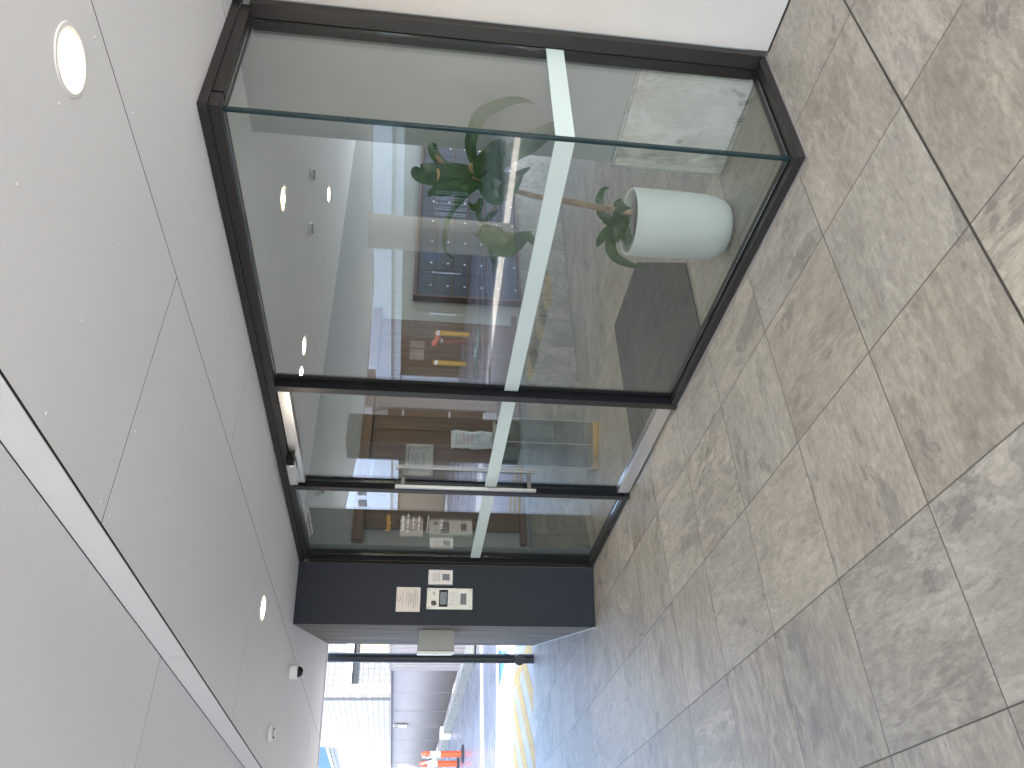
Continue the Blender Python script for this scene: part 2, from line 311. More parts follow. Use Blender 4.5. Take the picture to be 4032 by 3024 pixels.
# ------------------------------------------------------------------ geometry helpers
class MB:
    def __init__(s, T=None): s.v = []; s.f = []; s.sm = []; s.mi = []; s.T = T; s.cur = 0
    def add(s, vs, fs, smooth=False):
        o = len(s.v)
        for p in vs: s.v.append(Vector(s.T(*p)) if s.T else Vector(p))
        for f in fs: s.f.append([o+i for i in f]); s.sm.append(smooth); s.mi.append(s.cur)
        return s
    def box(s, x0, y0, z0, x1, y1, z1):
        vs = [(x, y, z) for z in (z0, z1) for y in (y0, y1) for x in (x0, x1)]
        return s.add(vs, [(0, 2, 3, 1), (4, 5, 7, 6), (0, 1, 5, 4), (2, 6, 7, 3), (0, 4, 6, 2), (1, 3, 7, 5)])
    def prism(s, poly, z0, z1):
        n = len(poly); vs = [(x, y, z0) for x, y in poly]+[(x, y, z1) for x, y in poly]
        return s.add(vs, [tuple(range(n))[::-1], tuple(range(n, 2*n))]+[(i, (i+1) % n, n+(i+1) % n, n+i) for i in range(n)])
    def tube(s, pts, r, seg=12, caps=True):
        pts = [Vector(p) for p in pts]; rings = []; up = None
        rs = r if isinstance(r, (list, tuple)) else [r]*len(pts); vs = []
        for i, p in enumerate(pts):
            t = (pts[min(i+1, len(pts)-1)]-pts[max(i-1, 0)]).normalized()
            if up is None: up = Vector((0, 0, 1)) if abs(t.z) < .9 else Vector((1, 0, 0))
            a = t.cross(up).normalized(); b = a.cross(t).normalized(); up = b
            for k in range(seg):
                w = 2*math.pi*k/seg; vs.append(tuple(p+(a*math.cos(w)+b*math.sin(w))*rs[i]))
        fs = [(i*seg+k, i*seg+(k+1) % seg, (i+1)*seg+(k+1) % seg, (i+1)*seg+k) for i in range(len(pts)-1) for k in range(seg)]
        s.add(vs, fs, True)
        if caps:
            s.add(vs[:seg], [tuple(range(seg))[::-1]]); s.add(vs[-seg:], [tuple(range(seg))])
        return s
    def lathe(s, c, prof, seg=48, axis='z', close=False):
        vs = []
        for r, h in prof:
            for k in range(seg):
                w = 2*math.pi*k/seg
                if axis == 'z': vs.append((c[0]+r*math.cos(w), c[1]+r*math.sin(w), c[2]+h))
                elif axis == 'y': vs.append((c[0]+r*math.cos(w), c[1]+h, c[2]+r*math.sin(w)))
                else: vs.append((c[0]+h, c[1]+r*math.cos(w), c[2]+r*math.sin(w)))
        fs = [(i*seg+k, i*seg+(k+1) % seg, (i+1)*seg+(k+1) % seg, (i+1)*seg+k) for i in range(len(prof)-1) for k in range(seg)]
        s.add(vs, fs, True)
        s.add(vs[:seg], [tuple(range(seg))[::-1]]); s.add(vs[-seg:], [tuple(range(seg))])
        return s
    def build(s, name, mat, parent=None, bevel=0, sharp=35, fix=True):
        me = bpy.data.meshes.new(name)
        off = wloc(parent) if parent else Vector((0, 0, 0))
        me.from_pydata([tuple(v-off) for v in s.v], [], s.f)
        mats = mat if isinstance(mat, (list, tuple)) else [mat]
        for m in mats: me.materials.append(m)
        me.polygons.foreach_set('material_index', s.mi); me.polygons.foreach_set('use_smooth', s.sm)
        if fix:
            bm = bmesh.new(); bm.from_mesh(me); bmesh.ops.remove_doubles(bm, verts=bm.verts, dist=1e-5)
            bmesh.ops.recalc_face_normals(bm, faces=bm.faces); bm.to_mesh(me); bm.free()
        me.set_sharp_from_angle(angle=R(sharp)); me.update()
        o = bpy.data.objects.new(name, me); COL.objects.link(o)
        if parent: o.parent = parent
        if bevel:
            bv = o.modifiers.new('bevel', 'BEVEL'); bv.width = bevel; bv.segments = 2; bv.limit_method = 'ANGLE'; bv.angle_limit = R(40)
        return o
def wloc(o):
    v = Vector((0, 0, 0))
    while o: v += o.location; o = o.parent
    return v
def tag(o, label, cat, group=None, kind=None):
    if label: o['label'] = label
    if cat: o['category'] = cat
    if group: o['group'] = group
    if kind: o['kind'] = kind
    return o
def thing(name, label, cat, loc, group=None):
    o = bpy.data.objects.new(name, None); COL.objects.link(o); o.location = loc; o.empty_display_size = .1
    return tag(o, label, cat, group)
def struct(o): o['kind'] = 'structure'; return o
def dup(root, d, label=None):
    def rec(o, par):
        c = o.copy(); COL.objects.link(c); c.parent = par
        for ch in [x for x in kids.get(o, [])]: rec(ch, c)
        return c
    kids = {}
    for o in COL.objects:
        if o.parent: kids.setdefault(o.parent, []).append(o)
    r = rec(root, None); r.location = root.location+Vector(d)
    if label: r['label'] = label
    return r
def text(name, s, o, u, v, width, mat, parent, height=None, depth=.0006):
    cu = bpy.data.curves.new(name, 'FONT'); cu.body = s; cu.extrude = 0; cu.size = 1; cu.resolution_u = 2
    t = bpy.data.objects.new(name, cu); me = bpy.data.meshes.new_from_object(t)
    xs = [p.co.x for p in me.vertices]; ys = [p.co.y for p in me.vertices]
    x0, x1, y0, y1 = min(xs), max(xs), min(ys), max(ys)
    sx = width/(x1-x0); sy = (height/(y1-y0)) if height else sx
    o = Vector(o); u = Vector(u).normalized(); v = Vector(v).normalized(); off = wloc(parent) if parent else Vector()
    for p in me.vertices: p.co = o+u*((p.co.x-x0)*sx)+v*((p.co.y-y0)*sy)-off
    me.name = name; me.materials.clear(); me.materials.append(mat)
    bpy.data.objects.remove(t)
    ob = bpy.data.objects.new(name, me); COL.objects.link(ob); ob.parent = parent
    return ob
def clip(poly, cp):
    """clip polygon by convex counter-clockwise polygon"""
    out = poly
    for i in range(len(cp)):
        a, b = cp[i], cp[(i+1) % len(cp)]; inp = out; out = []
        side = lambda p: (b[0]-a[0])*(p[1]-a[1])-(b[1]-a[1])*(p[0]-a[0])
        for j in range(len(inp)):
            p, q = inp[j], inp[(j+1) % len(inp)]; sp_, sq = side(p), side(q)
            if sp_ >= 0: out.append(p)
            if (sp_ >= 0) != (sq >= 0):
                t = sp_/(sp_-sq); out.append((p[0]+t*(q[0]-p[0]), p[1]+t*(q[1]-p[1])))
        if not out: return []
    return out
H = 2.475; H2 = 2.58

# ================================================================== SETTING
g = MB().prism([(-300, -300), (300, -300), (300, 300), (-300, 300)], -.6, -.03).build('ground', M['drive']); struct(g)
# tiled entrance platform (carries on into the lobby)
plat = [(-8.26, .23), (-8.40, -.60), (-8.42, -3.75), (5.2, -3.75), (5.2, 6.3), (-8.0, 6.3), (-8.0, .23)]
f = MB().prism(plat, -.028, 0).build('pavement', M['floor']); struct(f)

# ---- canopy over the entrance: soffit panels, upstand strip, screws, roof slab
canopy = thing('entrance_canopy', 'flat pale grey panelled soffit and roof over the glass entrance', 'canopy', (-3, -3, H))
low = [(-8.49, -1.835), (5.2, -1.835), (5.2, 6.2), (-6.25, 6.2)]
high = [(-8.4, -8.95), (5.2, -11.5), (5.2, -1.8385), (-8.55, -1.8385), (-11.3, -5.6), (-11.3, -7.2), (-10.6, -8.7)]
hi_ccw = high
pan = MB(); SC = []; G = .0032
def rowpanels(y0, y1, j0, pitch, cp, z, sp=True):
    k = -12
    while k < 12:
        x0 = j0+k*pitch; x1 = x0+pitch; k += 1
        pl = clip([(x0+G, y0+G), (x1-G, y0+G), (x1-G, y1-G), (x0+G, y1-G)], cp)
        if len(pl) > 2: pan.prism(pl, z, z+.0008)
        if sp:
            for i in range(6):
                sx = x0+.045+(pitch-.09)*i/5
                ny = max(2, round((y1-y0)/.38))
                for q in range(ny+1):
                    sy = y0+.048+(y1-y0-.096)*q/ny
                    if len(clip([(sx-.01, sy-.01), (sx+.01, sy-.01), (sx, sy+.01)], cp)) == 3 and sy > -8:
                        if -8.4 < sx < 1.6 and sy > -4.5: SC.append((sx, sy, z))
lobx = [(-8.49, -1.835), (5.2, -1.835), (5.2, .545), (-7.85, .545)]
rowpanels(-1.832, -.842, -.822, 2.365, lobx, H); rowpanels(-.842, .390, -2.03, 2.365, lobx, H); rowpanels(.390, .58, -.1, 2.365, lobx, H, False)
y = -1.8365
for i in range(8):
    rowpanels(y-1.21, y, -2.04+(i % 2)*1.18, 2.365, hi_ccw, H2); y -= 1.21
pan.build('soffit_panels', M['soffit'], canopy); SC.sort(key=lambda p: (p[0]-CAM.x)**2+(p[1]-CAM.y)**2+(0 if -m3.col[2].dot(Vector(p)-CAM) > .4 else 1e4))
scp = [(.002, -.0030), (.0050, -.0022), (.0062, .0002)]
for i_, p_ in enumerate(SC[:90]):
    if i_ == 0:
        s0 = MB().lathe(p_, scp, 10).build('screw', M['screw'], canopy); b0 = p_
    else:
        c_ = s0.copy(); COL.objects.link(c_); c_.location = s0.location+Vector(p_)-Vector(b0)
scr = MB()
for p_ in SC[90:]: scr.lathe(p_, scp, 8)
scr.build('screw_heads', M['screw'], canopy)['kind'] = 'stuff'
st = MB()
for k in range(-4, 4):
    x0 = -2.04+k*2.365; x0c = max(x0, -8.5)+.003; x1c = min(x0+2.365, 5.2)-.003
    if x1c > x0c: st.box(x0c, -1.838, H+.003, x1c, -1.829, H2-.003)
st.build('upstand_strip', pm('upstand_paint', (.80, .80, .79), .45, var=.02), canopy)
bk = MB(); bk.prism(low, H+.0018, H+.02); bk.prism(high, H2+.0018, H2+.02)
bk.box(-8.55, -1.8275, H+.0205, 5.2, -1.820, H2+.02)
bk.build('shadow_gap_backing', M['soffit_gap'], canopy)
sl_ = MB(); sl_.prism(high, H2+.022, 3.1)
sl_.prism([(-8.6, -1.838), (5.2, -1.838), (5.2, 6.25), (-6.25, 6.25), (-7.97, .2)], H2+.022, 3.1)
sl_.build('roof_slab', M['render'], canopy)
ed = MB()
for a, b_, z in (((-8.49, -1.835), (-7.93, .12), H), ((-7.93, .12), (-7.8, .6), H), ((-8.55, -1.84), (-11.3, -5.6), H2), ((-11.3, -5.6), (-11.3, -7.2), H2), ((-11.3, -7.2), (-10.6, -8.7), H2), ((-10.6, -8.7), (-8.4, -8.95), H2), ((-8.4, -8.95), (5.2, -11.5), H2)):
    a = Vector((*a, 0)); b_ = Vector((*b_, 0)); t = (b_-a).normalized(); nn = Vector((t.y, -t.x, 0))*-1
    if (nn.x > 0 and nn.x > -nn.y): nn = -nn
    if nn.y > .9: nn = -nn
    p = [a, b_, b_+nn*.03, a+nn*.03]; ed.prism([(q.x, q.y) for q in p], z-.012, 3.12)
ed.build('edge_fascia', M['whitemetal'], canopy)

# ---- white rendered wall to the right and side wall
ww = thing('rendered_wall', 'white textured rendered wall beside the right glass return', 'wall', (-.49, .545, 0))
MB().box(-.486, .545, .004, 5.2, .80, H+.006).build('wall', M['render'], ww)
MB().box(-.484, .5385, .001, 5.0, .548, .007).build('sealant_bead', M['rubber'], ww)
fc = MB().prism([(5.2, -12), (24, -12), (24, 9), (5.2, 9)], -.028, -.002).build('added_bounce_paving', M['bouncepave']); struct(fc)  # added unseen ground; bounces sunlight under the canopy from its open side
for y_ in (-10.9, -5.8): tag(MB().box(4.75, y_, -.02, 5.1, y_+.35, H2-.001).build('porch_column', M['render'], bevel=.004), 'white square porch column %s' % ('nearer the drive' if y_ < -8 else 'nearer the white wall'), 'column')

# ================================================================== LOBBY
lob = thing('lobby_walls', 'grey painted lobby walls and stone tile dado behind the glass', 'wall', (-3, 3, 0))
MB().box(-4.80, -.12, .004, -4.66, 6.15, H).build('left_wall', M['lobbywall'], lob)
rcy = MB().prism([(-9, 6.32), (5, 6.32), (5, 16), (-9, 16)], -.0285, -.004).build('rear_bounce_paving', M['rearbounce']); struct(rcy)  # added unseen ground past the open rear end; bounces daylight into the lobby
MB().box(-1.17, .515, .005, -.615, .80, H).box(-1.17, .80, .005, -1.0, 6.15, H).build('right_wall', M['lobbywall'], lob)
MB().box(-4.659, -.118, .004, -4.648, 6.14, .555).build('side_dado', M['dado_side'], lob)
MB().box(-1.175, .500, .003, -.618, .514, .610).build('front_dado', M['dado'], lob)
MB().box(-1.187, .497, .002, -1.1755, .70, .611).build('dado_trim', M['sill_steel'], lob)
MB().box(-1.187, .497, .611, -.618, .514, .616).build('dado_cap', M['sill_steel'], lob)
lc = MB().box(-4.66, -.115, H-.002, -.62, 6.14, H+.012).build('lobby_ceiling', M['lobbywhite']); struct(lc); lc.name = 'ceiling'

# lobby floor mat
fm = tag(MB().prism([(-3.30, 1.236), (-2.577, 1.236), (-1.82, .47), (-1.82, -.09), (-3.30, -.09)], .001, .009).build('entrance_mat', M['mat']), 'dark grey entrance carpet mat on the lobby floor behind the glass', 'floor mat')

# timber panelling on left wall
tp = thing('timber_panelling', 'brown stained timber wall panel with projecting shelf rails on the lobby wall', 'joinery', (-4.66, 1.1, .6))
MB().box(-4.655, .016, .66, -4.628, 2.32, 1.965).build('panel', M['timber'], tp)
fr = MB(); fr.box(-4.6279, .016, .66, -4.620, .07, 1.965); fr.box(-4.6279, .0705, .66, -4.620, 1.0, .695); fr.box(-4.6279, .0705, 1.925, -4.620, 1.0, 1.965)
fr.box(-4.6279, 1.0005, .66, -4.620, 1.06, 1.965); fr.box(-4.6279, 1.62, .66, -4.620, 1.68, 1.965)
fr.build('panel_moulding', M['timber'], tp, bevel=.002)
MB().box(-4.657, -.11, 1.967, -4.575, 2.42, 2.056).build('top_rail', M['timberh'], tp, bevel=.002)
MB().box(-4.647, -.11, .601, -4.590, 2.42, .658).build('bottom_rail', M['timberh'], tp, bevel=.002)
# framed certificate
ce = thing('framed_certificate', 'silver framed certificate on the brown timber panel behind the door', 'picture', (-4.62, .67, 1.53))
MB().box(-4.6195, .535, 1.425, -4.612, .815, 1.635).build('certificate', M['cert'], ce)
cf = MB()
cf.box(-4.6195, .515, 1.405, -4.598, .835, 1.432).box(-4.6195, .515, 1.628, -4.598, .835, 1.655).box(-4.6195, .515, 1.4325, -4.598, .541, 1.6275).box(-4.6195, .809, 1.4325, -4.598, .835, 1.6275)
cf.build('frame', M['champ'], ce, bevel=.005)
for s_, y0, w, z in (('CONSTELLATION', .60, .15, 1.585), ('Certificate of', .61, .13, 1.555), ('Excellence awarded to', .60, .15, 1.535)): text('lettering', s_, (-4.611, y0, z), (0, 1, 0), (0, 0, 1), w, M['ink'], ce)
text('lettering', 'EXCELLENCE', (-4.611, .585, 1.485), (0, 1, 0), (0, 0, 1), .18, M['ink'], ce)
# laminated notice
no = thing('paper_notice', 'laminated white notice with red capitals taped to the brown timber panel', 'notice', (-4.61, .9, 1.05))
nb = MB(); nu, nv = 8, 12; vs = []
for j in range(nv+1):
    for i in range(nu+1):
        yy = .812+.19*i/nu; zz = .862+.392*j/nv
        vs.append((-4.610+.008*math.sin(j*1.9)*(.5+.5*math.cos(i))+.006*math.sin(i*1.3+j), yy+.004*math.sin(j*.8), zz))
nb.add(vs, [(j*(nu+1)+i, j*(nu+1)+i+1, (j+1)*(nu+1)+i+1, (j+1)*(nu+1)+i) for j in range(nv) for i in range(nu)], True)
o = nb.build('sheet', M['paper'], no, fix=False); so_ = o.modifiers.new('thick', 'SOLIDIFY'); so_.thickness = .0006; so_.offset = -1
for s_, w, z, mt in (('RESIDENTS & VISITORS', .10, 1.178, 'ink'), ('THIS DOOR IS', .135, 1.132, 'red'), ('NOT TO BE', .115, 1.092, 'red'), ('LEFT OPEN', .115, 1.052, 'red'), ('TO ENSURE THE SAFETY', .11, 1.010, 'ink'), ('OF ALL RESIDENTS', .10, .990, 'ink'), ('THANK YOU', .06, .970, 'ink')):
    text('lettering', s_, (-4.594, .845, z), (0, 1, 0), (0, 0, 1), w, M[mt], no)
MB().box(-4.596, .86, 1.205, -4.595, .96, 1.207).build('rule', M['ink'], no)

# mailbox bank
mbk = thing('mailbox_bank', 'wall of dark navy mailboxes with small locks in a brown frame in the lobby', 'mailboxes', (-4.66, 4, 1))
fb = MB(); fb.box(-4.6475, 2.60, 1.640, -4.56, 5.9, 1.672).box(-4.6475, 2.60, .545, -4.56, 5.9, .568).box(-4.6475, 2.60, .5685, -4.56, 2.625, 1.6395).box(-4.6475, 5.875, .5685, -4.56, 5.9, 1.6395)
fb.build('frame', M['brownframe'], mbk, bevel=.002)
MB().box(-4.6475, 2.626, .569, -4.600, 5.874, 1.639).build('carcass', M['brownframe'], mbk)
for c_ in range(10):
    for r_ in range(6):
        y0 = 2.612+.327*c_; z0 = .574+.1785*r_; y0 = max(y0, 2.628); y1 = 2.612+.327*(c_+1)-.003
        y1 = min(y1, 5.872)
        d = MB().box(-4.5998, y0, z0, -4.572, y1, z0+.150).build('mailbox_door', M['navy'], mbk, bevel=.0015)
        if c_ < 8: MB().lathe((-4.5719, 2.765+.327*c_, z0+.030), [(.013, 0), (.013, .004), (.009, .006)], 12, 'x').build('lock', M['steelv'], d)

# umbrella bag stand
O = Vector((-4.277, .454, 0)); U_ = Vector((.418, .909, 0)).normalized(); Nn = Vector((.909, -.418, 0)).normalized()
TU = lambda a, b, c: O+U_*a-Nn*b+Vector((0, 0, c))
us = thing('umbrella_bag_stand', 'clear acrylic umbrella bag dispenser on a brass base beyond the glass door', 'umbrella bag stand', O)
MB(TU).box(0, 0, .001, .41, .22, .05).build('base', M['brass'], us, bevel=.003)
for a, b, c, a1, b1, c1 in ((.004, .004, .0505, .406, .010, .88), (.004, .205, .0505, .406, .211, .88), (.004, .0105, .0505, .010, .2045, .88), (.400, .0105, .0505, .406, .2045, .88)):
    MB(TU).box(a, b, c, a1, b1, c1).build('panel', M['acryl'], us)
e = MB(TU)
for a in (.0, .203, .4045): e.box(a, -.001, .0505, a+.0055, .003, .885)
e.box(0, -.001, .8852, .41, .003, .889)
e.box(.0, .2115, .0505, .005, .216, .885).box(.405, .2115, .0505, .41, .216, .885)
e.build('panel_edges', M['acryl_edge'], us)
for a in (.05, .255):
    sh = MB(TU); vs = []
    for j in range(9):
        for i in range(5):
            vs.append((a+.11*i/4, .09+.012*math.sin(j*1.3+i*1.7), .30+.55*j/8))
    sh.add(vs, [(j*5+i, j*5+i+1, (j+1)*5+i+1, (j+1)*5+i) for j in range(8) for i in range(4)], True)
    bgo = sh.build('bag_roll', M['bag'], us, fix=False)
    MB(TU).tube([(a-.02, .09, .905), (a+.13, .09, .905)], .012, 10).build('hanger_bar', M['steelv'], us)
    MB(TU).box(a, .065, .8852, a+.11, .115, .902).build('clip', M['steelv'], us, bevel=.002)
MB(TU).box(.255, .0105, .40, .365, .013, .50).build('printed_bag_label', M['cert'], us)
text('lettering', 'UMBRELLA', TU(.262, .0098, .425), U_, (0, 0, 1), .09, M['ink'], us)

# potted plant
PC = Vector((-1.28, .18, 0))
pl_ = thing('potted_plant', 'corn plant with long drooping leaves in a ribbed white pot behind the glass', 'potted plant', PC)
prof = [(.07, .001), (.105, .004), (.130, .018), (.150, .045), (.163, .085), (.170, .14), (.174, .30), (.176, .52), (.172, .532), (.166, .532), (.160, .525), (.157, .46)]
pb = MB(); seg = 96; vs = []
for r_, h_ in prof:
    for k in range(seg): w = 2*math.pi*k/seg; vs.append((PC.x+r_*math.cos(w), PC.y+r_*math.sin(w), h_))
pb.add(vs, [(i*seg+k, i*seg+(k+1) % seg, (i+1)*seg+(k+1) % seg, (i+1)*seg+k) for i in range(len(prof)-1) for k in range(seg)], True)
pb.add(vs[:seg], [tuple(range(seg))[::-1]])
pb.build('pot', M['pot'], pl_, sharp=60)
MB().lathe((PC.x, PC.y, .44), [(.01, .012), (.156, 0)], 40).build('soil', M['soil'], pl_)
FF = 3057.27
NC = Vector((CAM.x-PC.x, CAM.y-PC.y, 0)).normalized()
def ray_at(px, off):
    d = r0*((px[0]-2016)/FF)+r1*((px[1]-1512)/FF)+r2
    t = ((PC+NC*off-CAM).dot(NC))/d.dot(NC); return CAM+d*t
ZN = {'2': (1344, 0, .6076), 'B7': (1440, 440, .27125), 'B8': (1440, 800, .27125), 'C3': (2000, 600, .27125), 'C2': (2200, 600, .45208)}
def zz_(k, a, b): x, y, q = ZN[k]; return (x+a*q, y+b*q)
tk = [zz_('C3', 1800, 890), zz_('C3', 1500, 835), zz_('C3', 1100, 755), zz_('C3', 760, 690), zz_('C3', 400, 640), (2060, 760), (1990, 738), (1930, 712), (1860, 700)]
MB().tube([ray_at(p, 0) for p in tk], [.018, .017, .017, .016, .015, .014, .013, .012, .008], 12).build('trunk', M['bark'], pl_)
MB().tube([ray_at(p, -.02) for p in ((1990, 742), (1960, 800), (1925, 850), (1895, 884))], [.011, .010, .009, .006], 10).build('branch', M['bark'], pl_)
def leaf(mb, pts, w, off0=0, off1=0, wave=.12, curl=.25):
    """ribbon leaf through given points; width profile, centre fold and wavy margin"""
    P = [ray_at(zz_(*p) if isinstance(p[0], str) else p, off0+(off1-off0)*i/(len(pts)-1)) for i, p in enumerate(pts)]
    n_ = 22; Q = []
    for k in range(n_+1):
        t = k/n_*(len(P)-1); i = min(int(t), len(P)-2); u = t-i
        a = P[max(i-1, 0)]; b_ = P[i]; c_ = P[i+1]; d_ = P[min(i+2, len(P)-1)]
        Q.append(.5*((2*b_)+(c_-a)*u+(2*a-5*b_+4*c_-d_)*u*u+(-a+3*b_-3*c_+d_)*u**3))
    vs = []; ph = random.random()*6
    for k, q in enumerate(Q):
        t = k/n_; tan = (Q[min(k+1, n_)]-Q[max(k-1, 0)]).normalized(); view = (CAM-q).normalized()
        side = tan.cross(view).normalized(); nrm = side.cross(tan).normalized()
        wd = w*1.36*(max(0, math.sin(math.pi*min(1, t**.85*.94+.06)))**.85)*(1-.15*t)+.002
        if t > .985: wd = .001
        for j in range(-3, 4):
            s_ = j/3; z_ = -abs(s_)*wd*curl*.5+wd*wave*math.sin(t*13+ph+(1.5 if s_ > 0 else 0))*abs(s_)
            vs.append(tuple(q+side*(s_*wd*.5)+nrm*z_))
    o_ = len(mb.v)
    mb.add(vs, [(k*7+j, k*7+j+1, (k+1)*7+j+1, (k+1)*7+j) for k in range(n_) for j in range(6)], True)
fo = MB()
leaf(fo, [('B7', 1640, 930), ('B7', 1560, 700), ('B7', 1520, 450), ('2', 868, 815), ('2', 895, 755), ('2', 945, 712), ('2', 1040, 672), ('2', 1120, 650), ('2', 1190, 652), ('2', 1255, 672)], .050, 0, .22, .12)
leaf(fo, [('B7', 1640, 1010), ('B7', 1450, 990), ('B7', 1200, 930), ('B7', 950, 905), ('B7', 790, 890), ('B7', 735, 840), ('B7', 728, 790)], .088, 0, .12)
leaf(fo, [('B7', 1640, 1060), ('B7', 1450, 1080), ('B7', 1250, 1110), ('B7', 1080, 1140), ('B7', 960, 1170), ('B7', 915, 1240)], .052, 0, .2)
leaf(fo, [('B7', 1640, 960), ('B7', 1400, 880), ('B7', 1150, 780), ('B7', 1000, 620), ('B7', 975, 500), ('B7', 1040, 430), ('B7', 1150, 425), ('B7', 1250, 465)], .040, -.1, -.2)
leaf(fo, [('B7', 1650, 980), ('B7', 1680, 800), ('B7', 1800, 690), ('B7', 1900, 560), ('B7', 1960, 480), ('B7', 2060, 470)], .082, .05, .2)
leaf(fo, [('B7', 1700, 1010), ('2', 1080, 1010), ('2', 1200, 940), ('2', 1290, 880), ('2', 1390, 820), ('2', 1450, 780)], .075, .05, .15)
leaf(fo, [('B7', 1640, 1100), ('B7', 1500, 1180), ('B7', 1350, 1330), ('B7', 1210, 1510), ('B8', 1160, 400), ('B8', 1145, 620), ('B8', 1200, 750), ('B8', 1290, 805)], .018, .05, .25)
leaf(fo, [('B8', 1690, 310), ('B8', 1750, 430), ('B8', 1900, 560), ('B8', 2080, 660), ('2', 1200, 1530), ('2', 1270, 1610)], .078, .02, .2)
leaf(fo, [('B8', 1690, 310), ('B8', 1640, 420), ('B8', 1610, 480), ('B8', 1630, 525)], .012, .02, .1)
leaf(fo, [('B8', 1750, 420), ('B8', 1830, 600), ('B8', 1840, 760), ('B8', 1900, 900), ('B8', 1960, 985)], .032, .02, .14)
leaf(fo, [('B8', 1690, 310), ('B8', 1780, 210), ('B8', 1860, 150), ('B8', 1930, 100)], .022, .02, .1)
leaf(fo, [('B7', 1660, 1250), ('B7', 1650, 1360), ('B7', 1560, 1390), ('B7', 1490, 1310)], .032, .02, .08)
leaf(fo, [('B8', 1690, 310), ('B8', 1640, 150), ('B7', 1680, 1330), ('B7', 1690, 1250)], .022, .02, .02)
leaf(fo, [('B7', 1660, 1000), ('B7', 1800, 1080), ('B7', 1950, 1160), ('B7', 2100, 1150), ('2', 1180, 1120)], .075, .03, .16)
leaf(fo, [('B7', 1660, 1000), ('B7', 1780, 950), ('B7', 1950, 980), ('B7', 2120, 960), ('2', 1230, 1080)], .07, -.05, -.16)
leaf(fo, [('B8', 1690, 310), ('B8', 1800, 400), ('B8', 1900, 420), ('B8', 2060, 480), ('2', 1240, 1500)], .05, -.05, -.12)
leaf(fo, [('B7', 1650, 1030), ('B7', 1500, 1010), ('B7', 1330, 1060), ('B7', 1180, 1010), ('B7', 1060, 860), ('B7', 1040, 800)], .030, -.1, -.2)
leaf(fo, [('B7', 1650, 1000), ('B7', 1540, 900), ('B7', 1420, 840), ('B7', 1290, 790), ('B7', 1180, 740)], .045, -.08, -.18)
leaf(fo, [('B7', 1650, 1040), ('B7', 1520, 1100), ('B7', 1400, 1190), ('B7', 1330, 1300), ('B7', 1290, 1420)], .04, .06, .2)
leaf(fo, [('B7', 1660, 1010), ('B7', 1760, 1130), ('B7', 1860, 1260), ('B7', 1990, 1330)], .06, .05, .18)
# low shoots in the pot
leaf(fo, [('C3', 1730, 1050), ('C3', 1600, 1090), ('C3', 1520, 1220), ('C3', 1490, 1380), ('C3', 1560, 1520), ('C3', 1700, 1600), ('C3', 1850, 1650), ('C3', 2020, 1640)], .042, .02, .2)
leaf(fo, [('C3', 1730, 1050), ('C3', 1560, 1080), ('C3', 1420, 1180), ('C3', 1330, 1290), ('C3', 1290, 1370)], .042, .02, .14)
leaf(fo, [('C3', 1730, 1050), ('C3', 1600, 1010), ('C3', 1480, 1010), ('C3', 1370, 990)], .044, .02, .1)
leaf(fo, [('C3', 1700, 1040), ('C3', 1600, 940), ('C3', 1590, 870), ('C3', 1680, 820), ('C3', 1790, 805)], .030, .06, .14)
leaf(fo, [('C3', 1720, 1000), ('C3', 1480, 960), ('C3', 1360, 900), ('C3', 1330, 700), ('C3', 1350, 600), ('C3', 1390, 530), ('C3', 1470, 515)], .034, -.05, -.15)
leaf(fo, [('C3', 1720, 980), ('C3', 1640, 800), ('C3', 1600, 740), ('C3', 1640, 670)], .05, -.1, -.2)
leaf(fo, [('C3', 1730, 1060), ('C3', 1640, 1130), ('C3', 1590, 1200), ('C3', 1600, 1310)], .044, .04, .12)
leaf(fo, [('C3', 1740, 1060), ('C3', 1700, 1180), ('C3', 1740, 1290), ('C3', 1700, 1360)], .045, .02, .06)
leaf(fo, [('C3', 1740, 1060), ('C3', 1700, 960), ('C3', 1560, 1000), ('C3', 1480, 1110)], .03, .0, .06)
fo.build('foliage', M['leaf'], pl_, fix=False)
dl = MB()
leaf(dl, [('B7', 1150, 790), ('B7', 1080, 710), ('B7', 1010, 620)], .020, -.09, -.12)
dl.build('dry_leaf', M['drybark'], pl_, fix=False); dl = MB()
leaf(dl, [('B7', 1530, 740), ('B7', 1545, 840), ('B7', 1610, 915)], .018, .02, .03)
dl.build('dry_leaf', M['drybark'], pl_, fix=False); dl = MB()
leaf(dl, [('B7', 1040, 800), ('B7', 1055, 900), ('B7', 1045, 1000)], .010, .05, .08)
dl.build('dry_leaf', M['drybark'], pl_, fix=False)

# smoke detectors / lights / cameras ------------------------------------------------
def smoke(x, y, label, z=H-.0025):
    t = thing('smoke_detector', label, 'smoke detector', (x, y, z), 'round white smoke detectors on the ceilings')
    MB().lathe((x, y, z-.012), [(.050, 0), (.054, .003), (.054, .012)], 32).build('base', M['white'], t)
    MB().lathe((x, y, z-.042), [(.022, 0), (.026, .003), (.030, .016), (.046, .020), (.050, .030)], 32).build('head', M['white'], t)
    sl = MB()
    for k in range(12):
        w = 2*math.pi*k/12; c, s_ = math.cos(w), math.sin(w)
        sl.tube([(x+.0305*c, y+.0305*s_, z-.036), (x+.0315*c, y+.0315*s_, z-.028)], .0035, 6)
    sl.build('vent', M['black'], t)
    return t
smoke(-4.50, -1.60, 'smoke detector on the outdoor soffit beside the bright upstand strip')
smoke(-2.62, 1.99, 'smoke detector on the lobby ceiling nearer the right wall, seen through the glass')
smoke(-2.90, 1.69, 'smoke detector on the lobby ceiling level with the middle of the front pane')
dc = thing('security_camera', 'white dome security camera on the outdoor soffit past the lit downlight', 'camera', (-5.16, -1.0, H))
